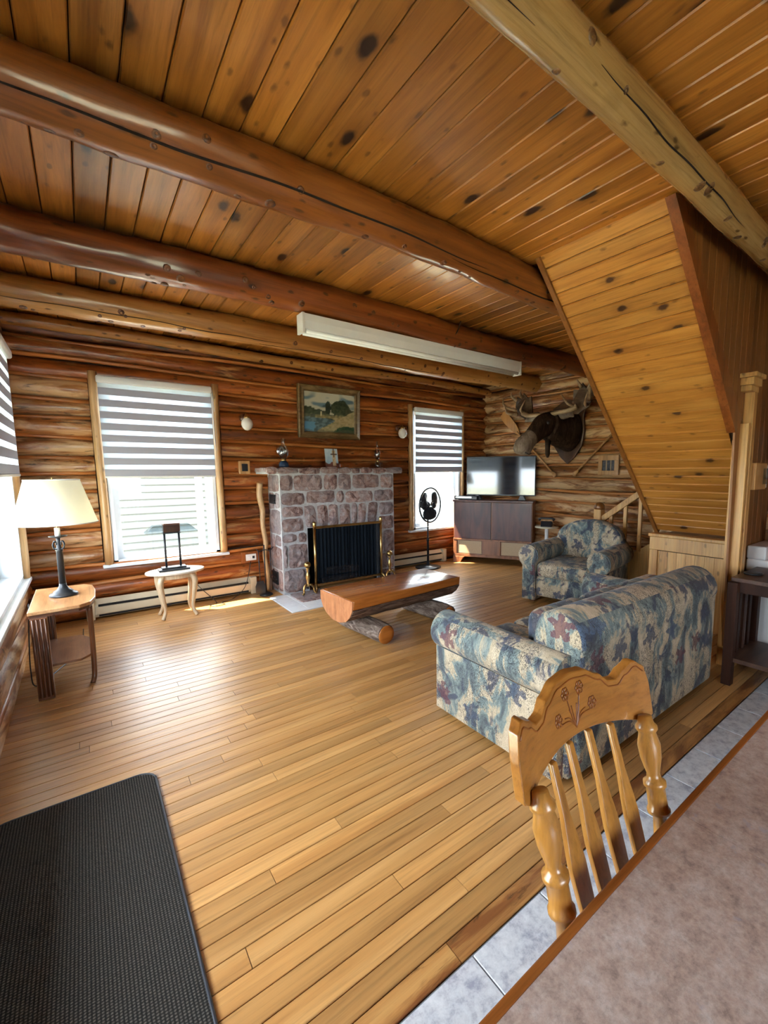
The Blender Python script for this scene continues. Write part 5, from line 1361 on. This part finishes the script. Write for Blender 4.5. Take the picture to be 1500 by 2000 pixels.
# ------------------------------------------------------------------ dining chair and table
def dining_chair():
    root = thing('dining_chair', 'golden oak pressback dining chair with carved crest and turned posts', 'chair', (.80, .22, 0))
    cx = .80; oy = .22
    def P(x, y, z): return (x - cx, y - oy, z)
    # posts lean backwards
    for s in (-1, 1):
        b = Vector((cx + s * .175, .345, .44)); t = Vector((cx + s * .195, .458, .925)); d = t - b; L_ = d.length
        fr_ = [(0, .015), (.03, .018), (.045, .0245), (.06, .0245), (.075, .019), (.13, .0255), (.19, .0235), (.26, .0145), (.285, .0165), (.295, .025), (.315, .025), (.325, .0205), (.41, .0215), (.42, .0255), (.435, .0255), (.45, .0145), (.53, .0185), (.62, .0245), (.72, .0165), (.74, .024), (.76, .0165), (.86, .024), (1, .016)]
        prof = [(r, L_ * (1 - f_)) for f_, r in fr_[::-1]]
        Rm = d.to_track_quat('Z', 'Y').to_matrix().to_4x4(); Rm.translation = Vector(P(*b))
        MB().lathe(prof, 16, M=Rm).obj('back_post', M['oak'], root, True)
    # crest: outline in (s, h), bent backwards in the middle
    def ytop(u):
        a = abs(u)
        pts = [(0, .165), (.10, .160), (.20, .140), (.26, .118), (.31, .116), (.37, .135), (.43, .150), (.48, .135), (.5, .09)]
        for (p, h), (p2, h2) in zip(pts, pts[1:]):
            if a <= p2:
                t = (a - p) / (p2 - p); t = t * t * (3 - 2 * t); return h + (h2 - h) * t
        return .09
    def ybot(u): return .035 * (1 - (2 * u) ** 2) * 1.0 + (.0 if abs(u) < .46 else .02 * (abs(u) - .46) / .04)
    n = 48; kz = 8; W = .475; th = .024; vs = []; fs = []
    def cpos(u, h, side):
        yy = .452 + .050 * (1 - (2 * u) ** 2) + (h) * .20; return P(cx + u * W, yy + (th if side else 0), .895 + h)
    for side in (0, 1):
        for i in range(n + 1):
            u = -.5 + i / n
            for j in range(kz + 1): h = ybot(u) + (ytop(u) - ybot(u)) * j / kz; vs.append(cpos(u, h, side))
    K = kz + 1; O = (n + 1) * K
    for i in range(n):
        for j in range(kz):
            a = i * K + j; fs.append((a, a + K, a + K + 1, a + 1)); a += O; fs.append((a, a + 1, a + K + 1, a + K))
        a = i * K; fs.append((a, O + a, O + a + K, a + K)); a = i * K + kz; fs.append((a, a + K, O + a + K, O + a))
    for i in (0, n):
        for j in range(kz): a = i * K + j; fs.append((a, a + 1, O + a + 1, O + a))
    mb = MB(); mb.v = vs; mb.f = fs
    cr = mb.obj('crest_rail', M['oak_x'], root, True, sharp=40)
    bvm = cr.modifiers.new('edge', 'BEVEL'); bvm.width = .004; bvm.segments = 2; bvm.limit_method = 'ANGLE'
    # pressed relief: scored border line and a spray of flowers
    def S_(u, h): p = Vector(cpos(u, h, 0)); p.y -= .0005; return p
    MB().loft([S_(-.47 + .94 * i / 60, ytop(-.47 + .94 * i / 60) - .013) for i in range(61)], .0018, 6).obj('scored_line', M['table_edge'], cr, True)
    car = MB()
    for (u, h) in ((-.13, .085), (-.055, .128), (.055, .128), (.13, .085)):
        for k2 in range(6):
            a = 2 * PI * k2 / 6; c0 = (u + .017 * math.cos(a), h + .0085 * math.sin(a))
            car.loft([S_(c0[0] + .011 * math.cos(2 * PI * t / 10), c0[1] + .0055 * math.sin(2 * PI * t / 10)) for t in range(11)], .0015, 5)
        car.loft(bez([S_(0, .052), S_(u * .35, .07), S_(u * .85, h - .012)], 6), .0017, 5)
    for u in (-.08, -.04, -.02, .02, .04, .08):
        car.loft(bez([S_(0, .050), S_(u * .5, .075), S_(u, .105 - abs(u) * .3)], 5), .0014, 5)
    car.obj('flower_carving', M['table_edge'], cr, True)
    # flat arrow slats
    for i in range(4):
        u = -.27 + .18 * i
        b = Vector((cx + u * .36 / .475 * .475 * 1.0, .335, .445)); t = Vector((cx + u * .40, .452 + .05 * (1 - (2 * u) ** 2) * .9 + .012, .90 + .03 * (1 - (2 * u) ** 2)))
        pts = [b + (t - b) * k2 for k2 in (0, .12, .3, .5, .62, .68, .8, 1)]; wd = [.010, .012, .016, .021, .023, .020, .011, .009]
        sv_ = []; sf_ = []
        for k2, (p, a) in enumerate(zip(pts, wd)):
            for dx, dy in ((-1, -1), (1, -1), (1, 1), (-1, 1)): sv_.append(P(p.x + dx * a, p.y + dy * .0065, p.z))
            if k2:
                for e_ in range(4): sf_.append((4 * k2 - 4 + e_, 4 * k2 - 4 + (e_ + 1) % 4, 4 * k2 + (e_ + 1) % 4, 4 * k2 + e_))
        sf_ += [(0, 1, 2, 3), tuple(4 * len(pts) - 4 + e_ for e_ in range(4))]
        MB().add(sv_, sf_).obj('slat', M['oak'], root, bevel=.003, seg=2, smooth=True, sharp=35)
    seat = [(-.20, -.20), (.20, -.20), (.225, -.05), (.205, .13), (.15, .155), (-.15, .155), (-.205, .13), (-.225, -.05)]
    MB().prism(seat, .415, .45, axis=2).obj('seat', M['oak_x'], root, bevel=.010, seg=3)
    for sx in (-1, 1):
        for sy, yy in ((-1, -.16), (1, .12)):
            b = Vector((sx * .21, yy + sy * .05, 0)); t = Vector((sx * .16, yy, .42)); d = t - b; Rm = d.to_track_quat('Z', 'Y').to_matrix().to_4x4(); Rm.translation = b
            MB().lathe([(.012, 0), (.018, .06), (.022, .14), (.016, .19), (.022, .20), (.016, .21), (.022, .30), (.017, d.length)], 12, M=Rm).obj('leg', M['oak'], root, True)
    for yy, z in ((-.19, .17), (.15, .15)): MB().loft([(-.195, yy, z), (0, yy, z), (.195, yy, z)], [.009, .014, .009], 8).obj('stretcher', M['oak'], root, True)
dining_chair()
def dining_table():
    root = thing('dining_table', 'dining table with mottled stone laminate top and reddish wood edge', 'table', (1.0, -.22, 0))
    x0, x1, y0, y1 = .10, 1.85, -.80, .37
    T = Matrix.Translation((-1.0, .22, 0))
    xs = .972
    for a, b in ((x0 + .016, xs - .0006), (xs + .0006, x1 - .016)): MB().box((a, y0 + .016, .725), (b, y1 - .016, .75), T).obj('top_leaf', M['laminate'], root)
    e = .016
    for a, b in (((x0, y1 - e, .712), (x1, y1, .7515)), ((x0, y0, .712), (x1, y0 + e, .7515)), ((x0, y0 + e, .712), (x0 + e, y1 - e, .7515)), ((x1 - e, y0 + e, .712), (x1, y1 - e, .7515))):
        MB().box(a, b, T).obj('edge_band', M['table_edge'], root, bevel=.003)
    MB().box((x0 + .15, y0 + .30, .64), (x1 - .15, y1 - .30, .724), T).obj('apron', M['table_edge'], root)
    for px_ in (.36, 1.50):
        MB().lathe([(.05, .06), (.07, .12), (.045, .2), (.06, .35), (.075, .45), (.05, .58), (.07, .64)], 18, c=(px_ - 1.0, 0, 0)).obj('pedestal', M['oak'], root, True)
        for s in (-1, 1): MB().loft(bez([(px_ - 1.0, s * .03, .14), (px_ - 1.0, s * .14, .12), (px_ - 1.0, s * .24, .04), (px_ - 1.0, s * .27, .022)], 5), .022, 8).obj('foot', M['oak'], root, True)
dining_table()

# ------------------------------------------------------------------ outdoors
g = structure(MB().box((-40, -40, -.55), (40, 40, -.45)).obj('ground', M['grass'])); g.name = 'floor_outdoor'
def shed(label, loc, x0, x1, hgt, mat, post):
    root = thing('backdrop_shed', label, 'shed', loc)
    MB().box((x0, .02, 0), (x1, 3.5, hgt)).obj('wall', mat, root)
    nb_ = int((hgt - .1) / .125)
    for i in range(nb_):
        MB().prism([(0.02, 0), (-.030, .002), (-.004, .125), (.02, .125)], x0, x1, axis=0, M=Matrix.Translation((0, 0, .1 + i * .125))).obj('clapboard', mat, root)
    MB().box((x1 - .06, -.04, 0), (x1 + .06, .1, hgt)).obj('corner_board', M['white_paint'], root)
    MB().prism([(-.25, hgt), (-.25, hgt + .05), (1.9, hgt + .5), (4.0, hgt + .05), (4.0, hgt)], x0 - .2, x1 + .2, axis=0).obj('roof', M['roof'], root)
    if post: MB().loft([(post, -1.4, 0), (post, -1.4, 2.3)], .05, 10).obj('post', M['siding_post'], root, True)
shed('clapboard shed seen through the lamp window, kept low to let in sky light', (.5, 9.3, -.45), -4.5, 3.2, 2.25, M['siding'], .95)  # height kept low so open sky above it makes the floor sheen
shed('added low shed dimming the sky seen through the fan window', (8.0, 10.8, -.45), -3.2, 5.0, 2.2, M['siding_b'], None)  # added so bare sky does not wash out the fan
ev = structure(MB().box((X0 - .7, Y1 + .24, 3.0), (X1 + .6, Y1 + .85, 3.06)).box((X0 - 1.4, Y0 - .6, 3.0), (X0 - .24, Y1 + .85, 3.06)).obj('trim_sun_block', M['pine_dark']))  # unseen eaves, added to block sun at side windows and limit its floor patch
